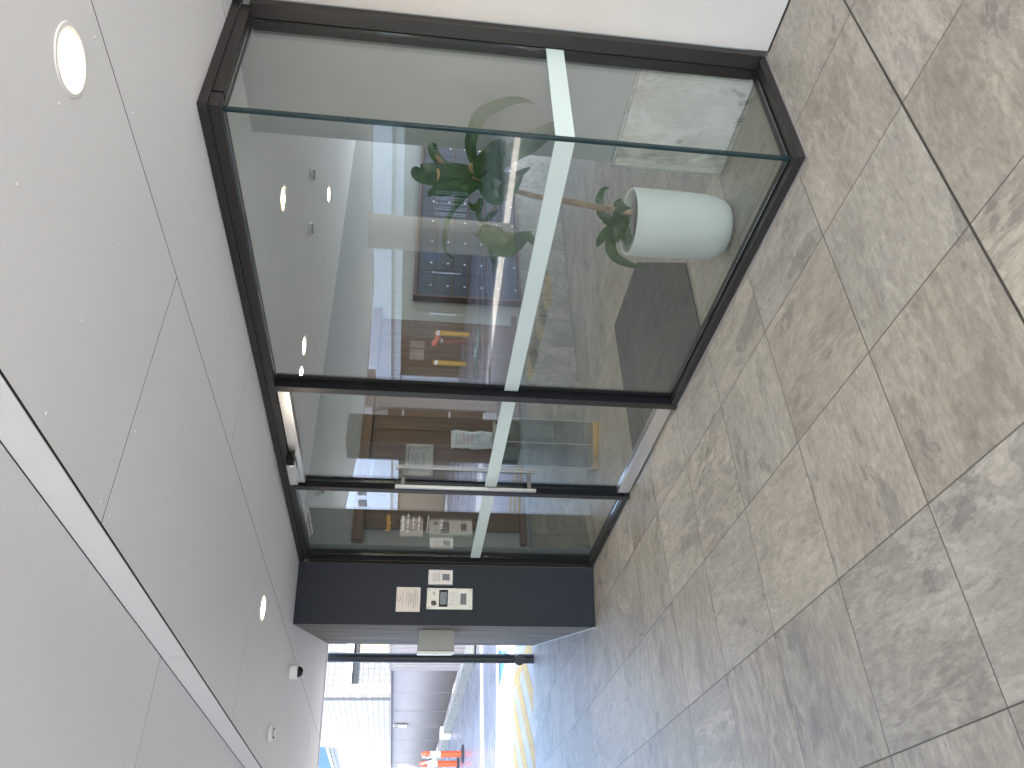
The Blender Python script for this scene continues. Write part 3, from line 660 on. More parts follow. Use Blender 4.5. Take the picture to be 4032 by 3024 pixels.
MB().lathe((-5.16, -1.0, H-.060), [(.050, 0), (.060, .006), (.064, .03), (.062, .0595)], 32).build('housing', M['white'], dc)
MB().lathe((-5.16, -1.0, H-.100), [(.004, 0), (.022, .004), (.036, .015), (.043, .030), (.045, .0395)], 32).build('dome', M['lens'], dc)
def downlight(x, y, label, on=True, r=.072, watt=1.3, z=H):
    t = thing('downlight', label, 'downlight', (x, y, z), 'recessed round downlights')
    seg = 40; rb = MB(); vs = []
    for rr, hh in ((r, -.001), (r+.006, -.005), (r+.016, -.004), (r+.018, -.0005)):
        for k in range(seg): w = 2*math.pi*k/seg; vs.append((x+rr*math.cos(w), y+rr*math.sin(w), z+hh))
    rb.add(vs, [(i*seg+k, i*seg+(k+1) % seg, (i+1)*seg+(k+1) % seg, (i+1)*seg+k) for i in range(3) for k in range(seg)], True)
    rb.build('trim_ring', M['white'], t)
    MB().lathe((x, y, z-.006), [(.01, 0), (r*.6, .0008), (r*.88, .0028), (r*.885, .005)], 40).build('diffuser', M['lamp'] if on else M['lamp_off'], t)
    MB().lathe((x, y, z-.0045), [(r*.89, .0008), (r*.999, .0022), (r*.999, .0040)], 40).build('diffuser_edge', M['lampedge'] if on else M['lamp_off'], t)
    if on and watt:
        la = bpy.data.lights.new('lamp', 'AREA'); la.shape = 'DISK'; la.size = r*2; la.energy = watt; la.color = (1, .89, .74)
        lo = bpy.data.objects.new('lamp', la); COL.objects.link(lo); lo.parent = t; lo.location = (0, 0, -.010)
    return t
downlight(.172, -1.062, 'large lit downlight in the soffit nearest the camera')
downlight(-3.535, -1.078, 'lit downlight in the outdoor soffit near the dark intercom wall')
downlight(-7.13, -1.089, 'unlit outdoor downlight at the far end of the soffit', False)
downlight(-1.996, .971, 'lit lobby ceiling downlight, nearest one behind the front pane', watt=.8)
downlight(-3.489, 2.792, 'lit lobby ceiling downlight deepest in the lobby', watt=.8)
downlight(-3.482, .992, 'lit lobby ceiling downlight beside the door post', watt=.8)

# ================================================================== SHOPFRONT
sf = thing('glass_shopfront', 'bronze framed glass entrance screen with a corner return and a glass door', 'glass entrance', (-2.6, -.17, 0))
Y0, Y1, YG = -.218, -.122, -.17
B = M['bronze']
hd = MB(); hd.box(-4.80, Y0, 2.436, -.514, Y1, H-.001); hd.box(-4.749, Y0+.006, 2.392, -.520, Y1-.006, 2.4355)
hd.build('head_rail', B, sf, bevel=.0015)
for a_, b_ in ((-4.75, -3.572), (-2.345, -.514)): MB().box(a_, Y0, .004, b_, Y1, .047).build('sill_rail', B, sf, bevel=.0015)
for q_ in ((-4.75, Y0-.010, .0015, -3.572, Y0-.0005, .010), (-2.345, Y0-.010, .0015, -.506, Y0-.0005, .010), (-.5135, Y0, .0015, -.506, .538, .010)): MB().box(*q_).build('sill_flashing', M['sill_steel'], sf)
MB().box(-2.395, Y0-.001, .002, -2.3455, Y1, 2.3915).build('mullion', B, sf, bevel=.0015)
MB().box(-3.5715, Y0-.001, .002, -3.522, Y1, 2.3915).build('mullion', B, sf, bevel=.0015)
MB().box(-4.803, Y0-.001, .002, -4.7505, Y1, 2.3915).build('left_jamb', B, sf, bevel=.0015)
# return frame
rh = MB(); rh.box(-.610, -.1215, 2.436, -.514, .5435, H-.001).box(-.604, -.1155, 2.392, -.520, .5385, 2.4355); rh.build('return_head_rail', B, sf, bevel=.0015)
MB().box(-.610, -.1215, .004, -.514, .5435, .047).build('return_sill_rail', B, sf, bevel=.0015)
rj = MB(); rj.box(-.616, .502, .0475, -.5715, .5435, 2.3915).box(-.5585, .502, .0475, -.4905, .5435, 2.3915); rj.build('return_jamb', B, sf, bevel=.0015)
# gaskets (dark glazing lines)
for q_ in ((-2.3450, YG-.012, .0475, -2.339, YG+.012, 2.3915), (-4.7500, YG-.012, .0475, -4.744, YG+.012, 2.3915), (-3.5835, YG-.012, .0475, -3.5720, YG+.012, 2.3915),
           (-.571, .497, .0475, -.559, .5015, 2.3915), (-.571, .5020, .0475, -.559, .5430, 2.3915), (-2.338, YG-.012, .0472, -.575, YG+.012, .053), (-.577, -.150, .0472, -.553, .4965, .053)):
    MB().box(*q_).build('glazing_gasket', M['black'], sf)
for x_ in (-2.3454, -3.5219, -4.7504): MB().box(x_, Y0+.003, .0475, x_+.0022, YG-.0125 if x_ != -3.5219 else Y1-.003, 2.3915).build('black_reveal', M['black'], sf)
GT = .005
def pane(name, x0, y0, z0, x1, y1, z1, par=sf): return MB().box(x0, y0, z0, x1, y1, z1).build(name, M['glass'], par)
fp = pane('front_glass', -2.339, YG-GT, .0535, -.573, YG+GT, 2.391)
sg = pane('sidelight_glass', -4.7435, YG-GT, .0475, -3.584, YG+GT, 2.391)
rg = pane('return_glass', -.565-GT, -.158, .0535, -.565+GT, .4965, 2.391)
MB().box(-.5725, YG-.0065, .048, -.5575, YG+.0115, 2.391).build('corner_joint', M['glass_edge'], sf, bevel=.001)
MB().box(-2.3385, YG-GT-.0016, .985, -.5735, YG-GT-.0010, 1.068).build('frosted_band', M['frost'], fp)
MB().box(-4.743, YG-GT-.0016, .985, -3.5845, YG-GT-.0010, 1.068).build('frosted_band', M['frost'], sg)
MB().box(-.565+GT+.0010, -.1575, .985, -.565+GT+.0016, .496, 1.068).build('frosted_band', M['frost'], rg)
yt = YG-GT-.0012
for s_, x, z, w, h, mt in (('Reception', -4.272, 1.722, .27, .052, 'gold'), ('Business Hours', -4.262, 1.628, .252, .028, 'whitetext'), ('Mon - Fri - 8.30am - 5pm', -4.285, 1.587, .305, .024, 'whitetext'), ('Sat: 9am - 4pm', -4.228, 1.546, .19, .022, 'whitetext'), ('Sun: 9am - 3.30pm', -4.256, 1.505, .24, .022, 'whitetext'), ('*Public holiday trading hours may vary', -4.290, 1.441, .288, .016, 'whitetext'), ('07 5443 1157', -4.211, 1.331, .156, .020, 'whitetext'), ('Accept entry items, hereby may be placed', -4.413, 2.352, .53, .016, 'whitetext'), ('Restricting fobs cannot CODE', -4.350, 2.328, .41, .016, 'whitetext')):
    text('lettering', s_, (x, yt, z), (1, 0, 0), (0, 0, 1), w, M[mt], sg, h)
# door
door = MB().box(-3.512, YG-GT, .103, -2.405, YG+GT, 2.318).build('door', M['glass'], sf)
MB().box(-3.500, -.200, .018, -2.425, -.140, .1025).build('bottom_rail', M['steel'], door, bevel=.002)
MB().box(-3.500, -.200, 2.3185, -2.425, -.140, 2.388).build('top_rail', M['steel'], door, bevel=.002)
MB().box(-2.4245, -.196, .018, -2.404, -.144, 2.386).build('hinge_stile', B, door)
eb = MB().box(-3.5135, YG-.006, .103, -3.5121, YG+.006, 2.318).build('glass_edge', M['glass_edge'], door)
MB().box(-3.511, YG-GT-.0016, .985, -2.406, YG-GT-.0010, 1.068).build('frosted_band', M['frost'], door)
h1 = MB().box(-3.433, -.260, .714, -3.411, -.236, 1.701).build('handle', M['steelv'], door, bevel=.004)
h2 = MB().box(-3.433, -.104, .714, -3.411, -.080, 1.701).build('handle', M['steelv'], door, bevel=.004)
hs = MB()
for z0 in (.750, 1.635):
    hs.box(-3.431, -.2355, z0, -3.413, -.1755, z0+.025).box(-3.431, -.1645, z0, -3.413, -.1045, z0+.025)
hs.build('handle_standoffs', M['steeldark'], door, bevel=.001)
cl = MB().box(-3.425, -.262, 2.352, -3.172, -.222, 2.406).build('door_closer', M['steel'], door, bevel=.003)
MB().box(-3.171, -.258, 2.356, -3.10, -.224, 2.402).build('closer_end_cap', M['black'], door, bevel=.002)
# glass corner steel angle under door
tag(MB().box(-3.3, -.232, .001, -2.9, -.215, .006).build('threshold_plate', M['sill_steel']), 'thin steel threshold strip on the tiles under the door', 'threshold')

# ================================================================== INTERCOM WALL
A0 = Vector((-4.804, -.222, 0)); A1 = Vector((-4.935, -.690, 0)); dF = (A1-A0).normalized(); nF = Vector((-dF.y, dF.x, 0))
if nF.x < 0: nF = -nF
LEN = (A1-A0).length
Bk = Vector((-8.10, .175, 0)); d2 = (Bk-A1).normalized(); n2 = Vector((-d2.y, d2.x, 0))
if n2.y > 0: n2 = -n2
iw = thing('intercom_wall', 'projecting wall with a charcoal end and streaked grey long side left of the entrance', 'wall', (-6, -.2, 0))
q = [A0, A1, Bk, Bk-n2*.10, Vector((-7.4, .35, 0)), Vector((-4.83, .2, 0))]
MB().prism([(p.x, p.y) for p in q], .003, H-.001).build('wall', M['greyrender'], iw)
TF = lambda a, b, c: A0+dF*a+nF*b+Vector((0, 0, c))
MB(TF).box(.001, .0006, .004, LEN, .006, H-.002).build('charcoal_face', M['char'], iw)
T2 = lambda a, b, c: A1+d2*a+n2*b+Vector((0, 0, c))
MB(T2).box(.0, .0006, .0015, 3.2, .006, .012).build('base_sealant', M['whitemetal'], iw)
TT = lambda a, b, c: TF(a, b+.0062, c)
vF = -dF
pq = thing('wall_plaque', 'square brushed steel plaque with fine print above the intercom', 'plaque', TT(.28, 0, 1.57))
MB(TT).box(.185, 0, 1.470, .383, .006, 1.668).build('plate', pm('plaque_steel', (.40, .365, .345), .42, .35, var=.08, vscale=9), pq, bevel=.004)
rg_ = MB(TT); vs = []
for k in range(29):
    w = R(35)+(2*math.pi-R(70))*k/28
    for rr in (.0135, .0165): vs.append((.280-rr*math.cos(w), .0064, 1.645+rr*math.sin(w)))
rg_.add(vs, [(2*i, 2*i+1, 2*i+3, 2*i+2) for i in range(28)])
rg_.build('emblem', M['brownink'], pq, fix=False)
text('lettering', 'THE CONSTELLATION', TT(.348, .0066, 1.612), vF, (0, 0, 1), .13, M['brownink'], pq, .008)
ln = MB(TT)
for z, a, b_ in ((1.580, .222, .328), (1.562, .215, .338), (1.549, .238, .318), (1.535, .238, .315), (1.521, .200, .352), (1.508, .208, .346), (1.494, .222, .332)):
    x = a
    while x < b_: w = min(random.uniform(.006, .02), b_-x); ln.box(x, .0061, z, x+w, .0066, z+.0038); x += w+.0025
ln.build('fine_print', M['ink'], pq)
ic = thing('intercom_panel', 'silver video intercom with keypad, screen and card reader on the charcoal wall', 'intercom', TT(.27, 0, 1.23))
MB(TT).box(.190, 0, 1.040, .362, .026, 1.420).build('body', pm('intercom_alloy', (.40, .40, .375), .42, .4, var=.04), ic, bevel=.004)
MB(TT).box(.205, .0262, 1.246, .340, .0285, 1.318).build('screen_surround', M['black'], ic, bevel=.002)
MB(TT).box(.222, .0287, 1.255, .323, .0292, 1.309).build('screen', pm('screen_glass', (.03, .05, .06), .08, var=.1), ic)
for r_ in range(4):
    for c_ in range(4):
        MB(lambda a, b, c: TT(a, b, c)).lathe((.232+.028*c_, .0262, 1.226-.0205*r_), [(.0082, 0), (.0082, .002), (.006, .0034)], 14, 'y').build('button', M['steelv'], ic)
MB(TT).box(.232, .0262, 1.092, .322, .0275, 1.142).build('card_reader', pm('reader_black', (.01, .012, .03), .15, var=0), ic, bevel=.001)
MB(TT).lathe((.312, .0262, 1.362), [(.026, 0), (.026, .004), (.021, .006)], 28, 'y').build('camera_ring', M['steelv'], ic)
MB(TT).lathe((.312, .0325, 1.362), [(.0205, 0), (.017, .003), (.006, .005)], 28, 'y').build('camera_lens', M['lens'], ic)
sg_ = MB(TT)
for i in range(6): sg_.box(.222+.005*i, .0262, 1.348+.003*abs(i-2.5), .2245+.005*i, .0268, 1.374-.003*abs(i-2.5))
sg_.build('speaker_grille', M['ink'], ic)
for a, c in ((.206, 1.402), (.346, 1.402), (.206, 1.060), (.346, 1.060)): MB(TT).lathe((a, .0262, c), [(.005, 0), (.004, .0014)], 10, 'y').build('screw', M['ink'], ic)
nt_ = thing('fob_reader_notice', 'small clear acrylic holder with a printed notice and dark square beside the intercom', 'sign', TT(.10, 0, 1.31))
MB(TT).box(.040, 0, 1.205, .168, .016, 1.415).build('acrylic_holder', M['acryl'], nt_, bevel=.001)
MB(TT).box(.046, .0165, 1.212, .160, .018, 1.408).build('card', pm('notice_card', (.55, .52, .52), .4, var=.05), nt_, bevel=.001)
MB(TT).box(.075, .0182, 1.236, .128, .0195, 1.296).build('reader_window', M['lens'], nt_, bevel=.001)
ln = MB(TT)
for z, a, b_ in ((1.372, .07, .14), (1.360, .06, .145), (1.349, .07, .135), (1.338, .065, .14), (1.327, .07, .13), (1.317, .06, .145)):
    x = a
    while x < b_: w = min(random.uniform(.005, .016), b_-x); ln.box(x, .0181, z, x+w, .0186, z+.0034); x += w+.002
ln.build('fine_print', M['ink'], nt_)
# meter box on the long grey side
mx_ = thing('meter_box', 'grey metal box projecting from the streaked grey wall', 'electrical box', (-5.5, -.6, 1.3))
PB = (Vector((-5.44, -.54, 0))-A1).dot(d2)
MB(T2).box(PB, .001, 1.148, PB+.42, .175, 1.462).build('body', M['greymetal'], mx_, bevel=.003)
MB(T2).box(PB-.003, .178, 1.145, PB+.424, .200, 1.465).build('door', M['whitemetal'], mx_, bevel=.003)
MB(T2).box(PB+.03, .2005, 1.29, PB+.05, .208, 1.32).build('latch', M['steelv'], mx_)

# down pipe at the end
dp = thing('downpipe', 'charcoal round downpipe with an inspection cap at the end of the grey wall', 'pipe', (-8.2, .045, 0))
MB().tube([(-8.21, .047, .0), (-8.19, .045, H-.001)], .056, 28).build('pipe', M['pipe'], dp)
MB().tube([(-8.208, .047, .30), (-8.207, .047, .36)], .061, 28).build('collar', M['pipe'], dp)
MB().tube([(-8.18, .03, .185), (-8.115, .005, .185)], .064, 28).build('inspection_cap', M['pipe'], dp)
for z in (.72, 2.16):
    MB().tube([(-8.20, .100, z), (-8.15, .205, z)], .010, 8).build('bracket', M['pipe'], dp)
    MB().tube([(-8.2075, .046, z-.012), (-8.2073, .046, z+.012)], .0585, 28).build('strap', M['pipe'], dp)

# ================================================================== OUTSIDE, LEFT (street side)
ap = MB().prism([(-8.43, -3.74), (-8.41, -.60), (-8.27, .24), (-8.4, 2.6), (-12.1, 2.6), (-12.75, -.5), (-13.6, -5.2), (-11.5, -9.4), (5, -12), (5, -3.78), (-8.43, -3.78)], -.0299, -.0286).build('driveway_apron', M['apron']); struct(ap)
# road markings
def strip(mb, a, b_, w, z=-.026):
    a = Vector((*a, 0)); b_ = Vector((*b_, 0)); t = (b_-a).normalized(); n_ = Vector((-t.y, t.x, 0))*w/2
    mb.prism([((a-n_).x, (a-n_).y), ((b_-n_).x, (b_-n_).y), ((b_+n_).x, (b_+n_).y), ((a+n_).x, (a+n_).y)], z-.003, z)
rm = MB(); strip(rm, (-8.46, .33), (-11.0, .31), .18, -.0262); strip(rm, (-11.0, .40), (-12.9, -3.6), .18, -.0258)
for k in range(-1, 7):
    x0 = -9.14-.70*k
    pl = [(x0-.17, .26), (x0+.17, .26), (x0+.17+4, .26-4.25), (x0-.17+4, .26-4.25)]
    pl = clip(pl[::-1], [(-13.2, -3.7), (-8.45, -3.7), (-8.45, .26), (-11.3, .26)])
    if len(pl) > 2: rm.prism(pl, -.0285, -.0246-.0001*k)
o = rm.build('road_marking', M['lineyellow']); struct(o)
o = MB().prism([(-10.8, .95), (-12.0, 1.35), (-12.0, .72)], -.0289, -.026).build('blue_road_marking', M['blue']); struct(o)
# fence on its low wall
fa = Vector((-16.2, 2.77, 0)); fbv = Vector((-34.0, 3.42, 0)); tf = (fbv-fa).normalized(); nf = Vector((tf.y, -tf.x, 0))
if nf.y > 0: nf = -nf
Tf = lambda a, b, c: fa+tf*a+nf*b+Vector((0, 0, c))
kw = tag(MB(Tf).box(0, 0, -.05, 9.0, .22, .20).box(9.5, .0, -.05, 17.8, .22, .17).build('low_concrete_wall', M['concrete']), 'low board marked concrete retaining wall under the fence', 'wall')
tag(MB(Tf).box(9.02, -.01, -.05, 9.48, .32, .30).build('concrete_pier', M['render'], bevel=.01), 'white concrete pier in the low wall below the fence', 'pier')
fe = thing('sheet_fence', 'tall mushroom grey ribbed sheet fence above the low concrete wall', 'fence', fa)
rb = MB(Tf); L = 2.35; x = L; vs = []; k = 0
prof_ = []
while x < 17.8: prof_ += [(x, .0), (x+.05, .0), (x+.065, -.012), (x+.10, -.012)]; x += .115
vs = [(a, b-.06, z) for z in (.215, 1.86) for a, b in prof_]; n_ = len(prof_)
rb.add(vs, [(i, i+1, n_+i+1, n_+i) for i in range(n_-1)])
o = rb.build('sheet', M['fence'], fe, fix=False); so_ = o.modifiers.new('t', 'SOLIDIFY'); so_.thickness = .002
ra = MB(Tf)
ra.box(L, -.10, 1.861, 17.8, -.02, 1.90)
for a in (2.35, 4.7, 7.05, 9.4, 11.75, 14.1, 16.45): ra.box(a-.03, -.17, .20, a+.03, -.085, 1.8605)
for a in (4.7, 7.05, 9.4, 11.75, 14.1, 16.45): ra.box(a-.012, -.059, .22, a+.012, -.052, 1.8600)
ra.build('rail_and_posts', M['fence'], fe)
pk = MB(Tf)
for a in (.0, .28, .56, .84, 1.12, 1.40, 1.68, 1.96, 2.2): pk.box(a, -.09, .205, a+.14, -.04, 1.88)
pk.box(-.1, -.088, 1.8805, 2.345, -.042, 1.92)
tag(pk.build('slatted_gate', M['fence']), 'slatted upright paling gate at the near end of the sheet fence', 'gate')
sn = thing('fence_sign', 'small white sign with a black square and red ring on the sheet fence', 'sign', Tf(8.9, .03, 1.6))
MB(Tf).box(8.73, .004, 1.38, 9.08, .010, 1.80).build('board', M['whitemetal'], sn)
MB(Tf).box(8.745, .0105, 1.64, 9.065, .013, 1.78).build('black_panel', M['black'], sn)
MB(Tf).lathe((8.905, .0135, 1.71), [(.058, 0), (.058, .002)], 24, 'y').build('white_disc', M['whitemetal'], sn)
MB(Tf).lathe((8.905, .0160, 1.71), [(.030, 0), (.030, .002)], 24, 'y').build('red_disc', M['red'], sn)
# buildings beyond
bb = thing('block_building', 'sunlit grey concrete block building beyond the fence', 'building', (-28, 8, 0))
MB().box(-28.0, 4.6, -.03, -27.6, 16, 7.5).build('end_wall', M['block'], bb)
MB().box(-60, 4.6, -.03, -28.001, 4.9, 7.5).build('side_wall', M['whiteblock'], bb)
ct = MB(); ct.box(-27.598, 4.75, -.03, -27.42, 5.0, 3.62).box(-27.598, 5.001, 3.38, -27.42, 16, 3.62)
ct.build('white_frame', M['render'], bb)
MB().box(-27.598, 6.0, 1.9, -27.5, 10.5, 3.15).build('tan_panel', M['tan'], bb)
bc = MB(); x = -35.5
while x > -58: bc.box(x-.20, 4.567, 4.7, x, 4.585, 6.6); x -= .28
bc.box(-58, 4.5855, 4.7, -35.5, 4.598, 6.6)
bc.build('blue_cladding', M['bluemetal'], bb)
for z_ in (4.60, 5.6): MB().box(-58, 4.545, z_, -35.5, 4.5665, z_+.09).build('cladding_rail', M['whitemetal'], bb)
# red and white bollards with chain
def rw(x, y, label, h=1.02):
    t = thing('traffic_bollard', label, 'bollard', (x, y, -.03), 'red and white plastic bollards by the fence')
    MB().lathe((x, y, -.03), [(.22, 0), (.22, .03), (.12, .06)], 20).build('base', M['rubber'], t)
    MB().tube([(x, y, .031), (x, y, .55)], .075, 20).build('sleeve', M['orange'], t)
    MB().tube([(x, y, .5505), (x, y, .80)], .076, 20).build('white_band', M['whitetext'], t)
    MB().tube([(x, y, .8005), (x, y, .95), (x, y, h)], [.075, .074, .04], 20).build('top', M['orange'], t)
rw(-19.9, 1.246, 'red and white bollard nearer the fence corner, white chain tied on top')
rw(-21.5, 1.32, 'red and white bollard at the edge of the photo, further along')
ch = MB(); pts = []
for k in range(17): t = k/16; pts.append((-19.95-1.5*t, 1.24+.08*t, .96-.28*math.sin(math.pi*t)))
ch.tube(pts, .018, 8)
pts = [(-19.87+.05*math.sin(k), 1.17, .98-.022*k) for k in range(12)]; ch.tube(pts, .02, 8)
tag(ch.build('barrier_chain', M['whitetext']), 'white chain sagging between the red and white bollards', 'chain')

# unseen high slabs, added only to cast shade on the drive
off = Vector((-2.1, .5, 0))/3.1*40.0
def shade(name, poly, label):
    p = [(x-off.x, y-off.y) for x, y in poly]
    o = MB().prism(p, 40.0, 40.3).build(name, M['facade']); return tag(o, label, 'shade blocker')
shade('shade_blocker', [(-11.6, .9), (-13.0, -.6), (-14.5, -.6), (-14.5, 6), (-11.6, 6)], 'small added slab shading the drive by the fence, above the frame')
shade('shade_blocker', [(-15.3, -1.2), (-34.0, -1.8), (-34.0, 4.45), (-15.3, 4.45)], 'long added slab shading the drive along the fence, above the frame')
shade('shade_blocker', [(-9.0, -10.4), (-11.5, -9.7), (-13.5, -8.4), (-16.0, -6.8), (-30, -4.0), (-30, -15.5), (-9.0, -15.5)], 'wide added slab shading the drive in front of the bin gates, seen only as shade')

# ================================================================== OUTSIDE, BEHIND THE CAMERA (seen mirrored in the glass)
dk = thing('square_column', 'dark charcoal square column at the corner of the tiled porch', 'column', (-8.7, -3.9, 0))
MB().prism([(-8.52, -4.12), (-8.50, -3.62), (-8.98, -3.60), (-9.0, -4.10)], -.02, H2-.001).build('shaft', M['char'], dk, bevel=.004)
rc = thing('round_column', 'round cream rendered column under the canopy edge', 'column', (-8.5, -8.1, 0))
MB().tube([(-8.52, -8.12, -.03), (-8.52, -8.12, H2-.001)], .31, 40).build('shaft', M['cream'], rc)
wc = thing('white_pier', 'white rendered pier with a moulded capital, holding a brown strapped pipe', 'pier', (-11.8, -6.4, 0))
MB().box(-12.3, -6.9, -.03, -11.52, -6.34, 2.30).build('shaft', M['render'], wc)
MB().box(-12.38, -6.98, 2.3005, -11.44, -6.26, 2.42).build('capital', M['render'], wc, bevel=.02)
MB().box(-12.55, -7.1, 2.4205, -11.3, -6.15, 2.578).build('cornice', M['render'], wc, bevel=.02)
MB().box(-12.36, -6.96, -.03, -11.46, -6.28, .12).build('plinth', M['render'], wc, bevel=.01)
bp = thing('strapped_pipe', 'brown wrapped round pipe with white straps beside the white pier', 'pipe', (-11.62, -6.2, 0))
MB().tube([(-11.62, -6.19, .24), (-11.62, -6.19, 2.12)], .125, 24).build('wrap', M['brownpipe'], bp)
MB().tube([(-11.62, -6.19, 2.1205), (-11.62, -6.19, 2.42)], .10, 24).build('upper_pipe', M['render'], bp)
MB().tube([(-11.62, -6.19, -.03), (-11.62, -6.19, .05), (-11.61, -6.18, .16), (-11.62, -6.19, .2395)], [.17, .16, .165, .12], 20).build('cloth_foot', M['whitetext'], bp)
for z in (.91, 1.83): MB().tube([(-11.62, -6.19, z-.02), (-11.62, -6.19, z+.02)], .129, 24).build('strap', M['whitetext'], bp)
# wheel stop
ws = thing('speed_hump', 'black rubber speed hump with yellow wedges along the porch edge', 'speed hump', (-6.4, -4.25, 0))
pr_ = [(-.22, 0), (-.15, .045), (0, .06), (.15, .045), (.22, 0)]
for k in range(6):
    x1 = -5.62-.30*k; x0 = x1-.298; mm = M['yellow'] if k in (0, 2, 5) else M['rubber']
    vs = [(x, -4.27+a, -.029+b) for x in (x0, x1) for a, b in pr_]
    MB().add(vs, [(0, 1, 2, 3, 4)[::-1], (5, 6, 7, 8, 9)]+[(i, i+1, i+6, i+5) for i in range(4)]+[(0, 4, 9, 5)]).build('segment', mm, ws, bevel=.004)
# bin store building with ribbed gates
gb = thing('opposite_building', 'pale building opposite with olive lower wall, white fascia and dark doorways', 'building', (-20, -16.2, 0))
lw = MB()
for x0, x1 in ((-40, -36), (-32.8, -28.2), (-23.9, -23.36), (-20.95, 5)): lw.box(x0, -16.6, -.03, x1, -16.06, 2.25)
lw.build('lower_wall', M['olive'], gb)
MB().box(-40, -16.62, 2.2505, 5, -16.02, 2.60).build('tile_band', M['facadetile'], gb)
MB().box(-40, -16.65, 2.6005, 5, -15.85, 3.4).build('fascia', M['facade'], gb)
MB().box(-40, -16.6, 3.4005, 5, -16.1, 7.6).build('upper_wall', M['facade'], gb)
MB().box(-23.36, -16.9, -.03, -20.95, -16.45, 2.25).build('dark_door', M['darkopen'], gb)
MB().box(-28.2, -16.9, -.03, -23.9, -16.5, 2.25).build('dark_door', M['darkopen'], gb)
MB().box(-36, -16.6, -.03, -32.8, -16.2, 2.25).build('tan_door', M['tan'], gb)
MB().box(-23.6, -16.0555, -.03, -23.38, -15.98, 2.2).build('white_jamb', M['whitemetal'], gb)
for a, b_ in ((-22.1, -21.7), (-22.85, -22.2)): MB().box(a, -16.4495, 1.37, b_, -16.43, 1.92).build('window', M['windowlit'], gb)
for x0 in (-33.5, -34.7):
    lv = MB()
    for k in range(6): lv.box(x0, -16.095, 3.8+.075*k, x0+.7, -16.06, 3.84+.075*k)
    lv.build('louvre_vent', M['darkopen'], gb)
def gate(x0, x1, label, lit_gaps=None, handle=None):
    t = thing('ribbed_gate', label, 'gate', (x0, -15.98, 0), 'ribbed sheet gates of the bin store')
    pts = []; x = x0
    while x < x1-.12: pts += [(x, 0), (x+.045, 0), (x+.06, .04), (x+.105, .04)]; x += .12
    pts.append((x1, 0)); n_ = len(pts); mb = MB(); mb.add([(a, -16.0+b, z) for z in (.03, 1.74) for a, b in pts], [(i, i+1, n_+i+1, n_+i) for i in range(n_-1)])
    o = mb.build('sheet', M['gatesheet'], t, fix=False); s_ = o.modifiers.new('t', 'SOLIDIFY'); s_.thickness = .003
    MB().box(x0, -16.04, .0, x1, -16.006, .029).box(x0, -16.04, 1.741, x1, -15.96, 1.77).build('rail', M['gatesheet'], t)
    if lit_gaps:
        lv = MB(); x = lit_gaps[0]
        while x < lit_gaps[1]: lv.box(x, -15.978, .33, x+.016, -15.96, 1.31); x += .076  # white bars stand in for light showing through gaps between slats
        lv.build('lit_gaps', M['whitetext'], t)
    if handle: MB().box(handle, -15.978, .30, handle+.035, -15.93, 1.28).build('handle', M['whitetext'], t, bevel=.004)
gate(-17.38, -12.4, 'widest ribbed gate with white bars painted as light between its slats, beside the olive wall end', (-15.1, -13.9))
gate(-19.48, -17.42, 'middle ribbed gate between the louvred gate and the bollards', handle=-17.46)
gate(-20.95, -19.52, 'narrow ribbed gate beside the dark doorway', handle=-19.56)
tag(MB().box(-16.9, -15.975, 1.05, -16.5, -15.965, 1.5).build('gate_sign', M['blue']), 'small blue sign on the widest ribbed gate', 'sign')
def yb(x, y, label):
    t = thing('yellow_bollard', label, 'bollard', (x, y, -.03), 'yellow bollards before the dark doorway')
    MB().tube([(x, y, -.03), (x, y, .93)], .082, 24).build('post', M['yellow'], t)
    MB().tube([(x, y, .9305), (x, y, 1.02)], .083, 24).build('reflective_band', M['whitetext'], t)
    MB().tube([(x, y, 1.0205), (x, y, 1.06), (x, y, 1.085)], [.082, .075, .03], 24).build('cap', M['yellow'], t)
yb(-18.15, -13.9, 'yellow bollard in front of the narrow gate, chain tied round it')
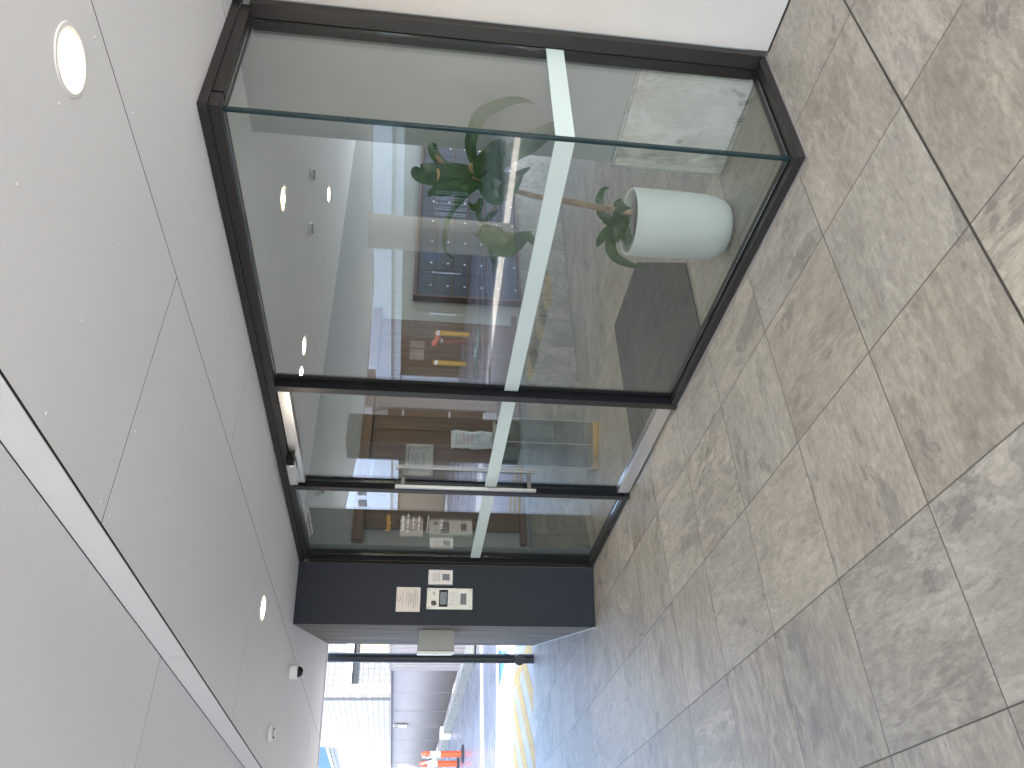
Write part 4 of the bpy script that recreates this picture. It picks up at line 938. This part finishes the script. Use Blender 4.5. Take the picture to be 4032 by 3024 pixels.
yb(-19.59, -13.8, 'yellow bollard standing alone before the dark doorway')
rp = thing('sleeved_post', 'maroon and navy sleeved post with orange wraps between yellow bollards', 'post', (-19, -14.3, 0))
MB().tube([(-19, -14.3, -.03), (-19, -14.3, .78)], .085, 20).build('sleeve', M['maroon'], rp)
MB().tube([(-19.13, -14.36, .25), (-19.13, -14.36, .78)], .055, 16).build('navy_sleeve', M['navy'], rp)
MB().tube([(-19, -14.3, .7805), (-19, -14.3, .86)], .07, 16).build('white_cap', M['whitetext'], rp)
oc = MB(); oc.tube([(-18.3, -13.95, 1.0), (-18.5, -14.05, .93), (-18.8, -14.2, .95), (-19.0, -14.3, 1.0), (-19.25, -14.35, 1.06)], [.09, .07, .10, .07, .11], 12)
tag(oc.build('plastic_barrier_wrap', M['orange']), 'orange plastic wrap strung between the yellow bollard and maroon post', 'barrier wrap')
tm = thing('teal_floor_mat', 'teal mat with a pale flower and letters on the drive', 'floor mat', (-15.6, -11.3, 0))
MB().prism([(-14.4, -10.6), (-15.2, -11.9), (-16.7, -11.9), (-16.0, -10.4)], -.029, -.022).build('mat', M['teal'], tm)
MB().lathe((-15.9, -11.35, -.0215), [(.16, 0), (.16, .001)], 10).build('flower', M['whitetext'], tm)
MB().prism([(-15.4, -11.1), (-15.2, -11.0), (-15.0, -11.5), (-15.15, -11.5)], -.0215, -.0205).build('chevron', M['cream'], tm)
# climbing plant on the olive wall end
iv = MB()
for k in range(900):
    x = random.gauss(-11.9, .35); z = 1.75+random.gauss(0, .22); yv = -15.95+random.random()*.12
    if abs(z-1.85) > .45: continue
    a = Vector((random.uniform(-1, 1), random.uniform(-.3, .6), random.uniform(-1, 1))).normalized()*.05; b_ = Vector((-a.z, .02, a.x))
    c = Vector((x, yv, z)); iv.add([tuple(c+a), tuple(c+b_*.6), tuple(c-a), tuple(c-b_*.6)], [(0, 1, 2, 3)])
tag(iv.build('climbing_plant', M['oliveleaf'], fix=False), 'dull green climber spilling over the olive wall end', 'plant')
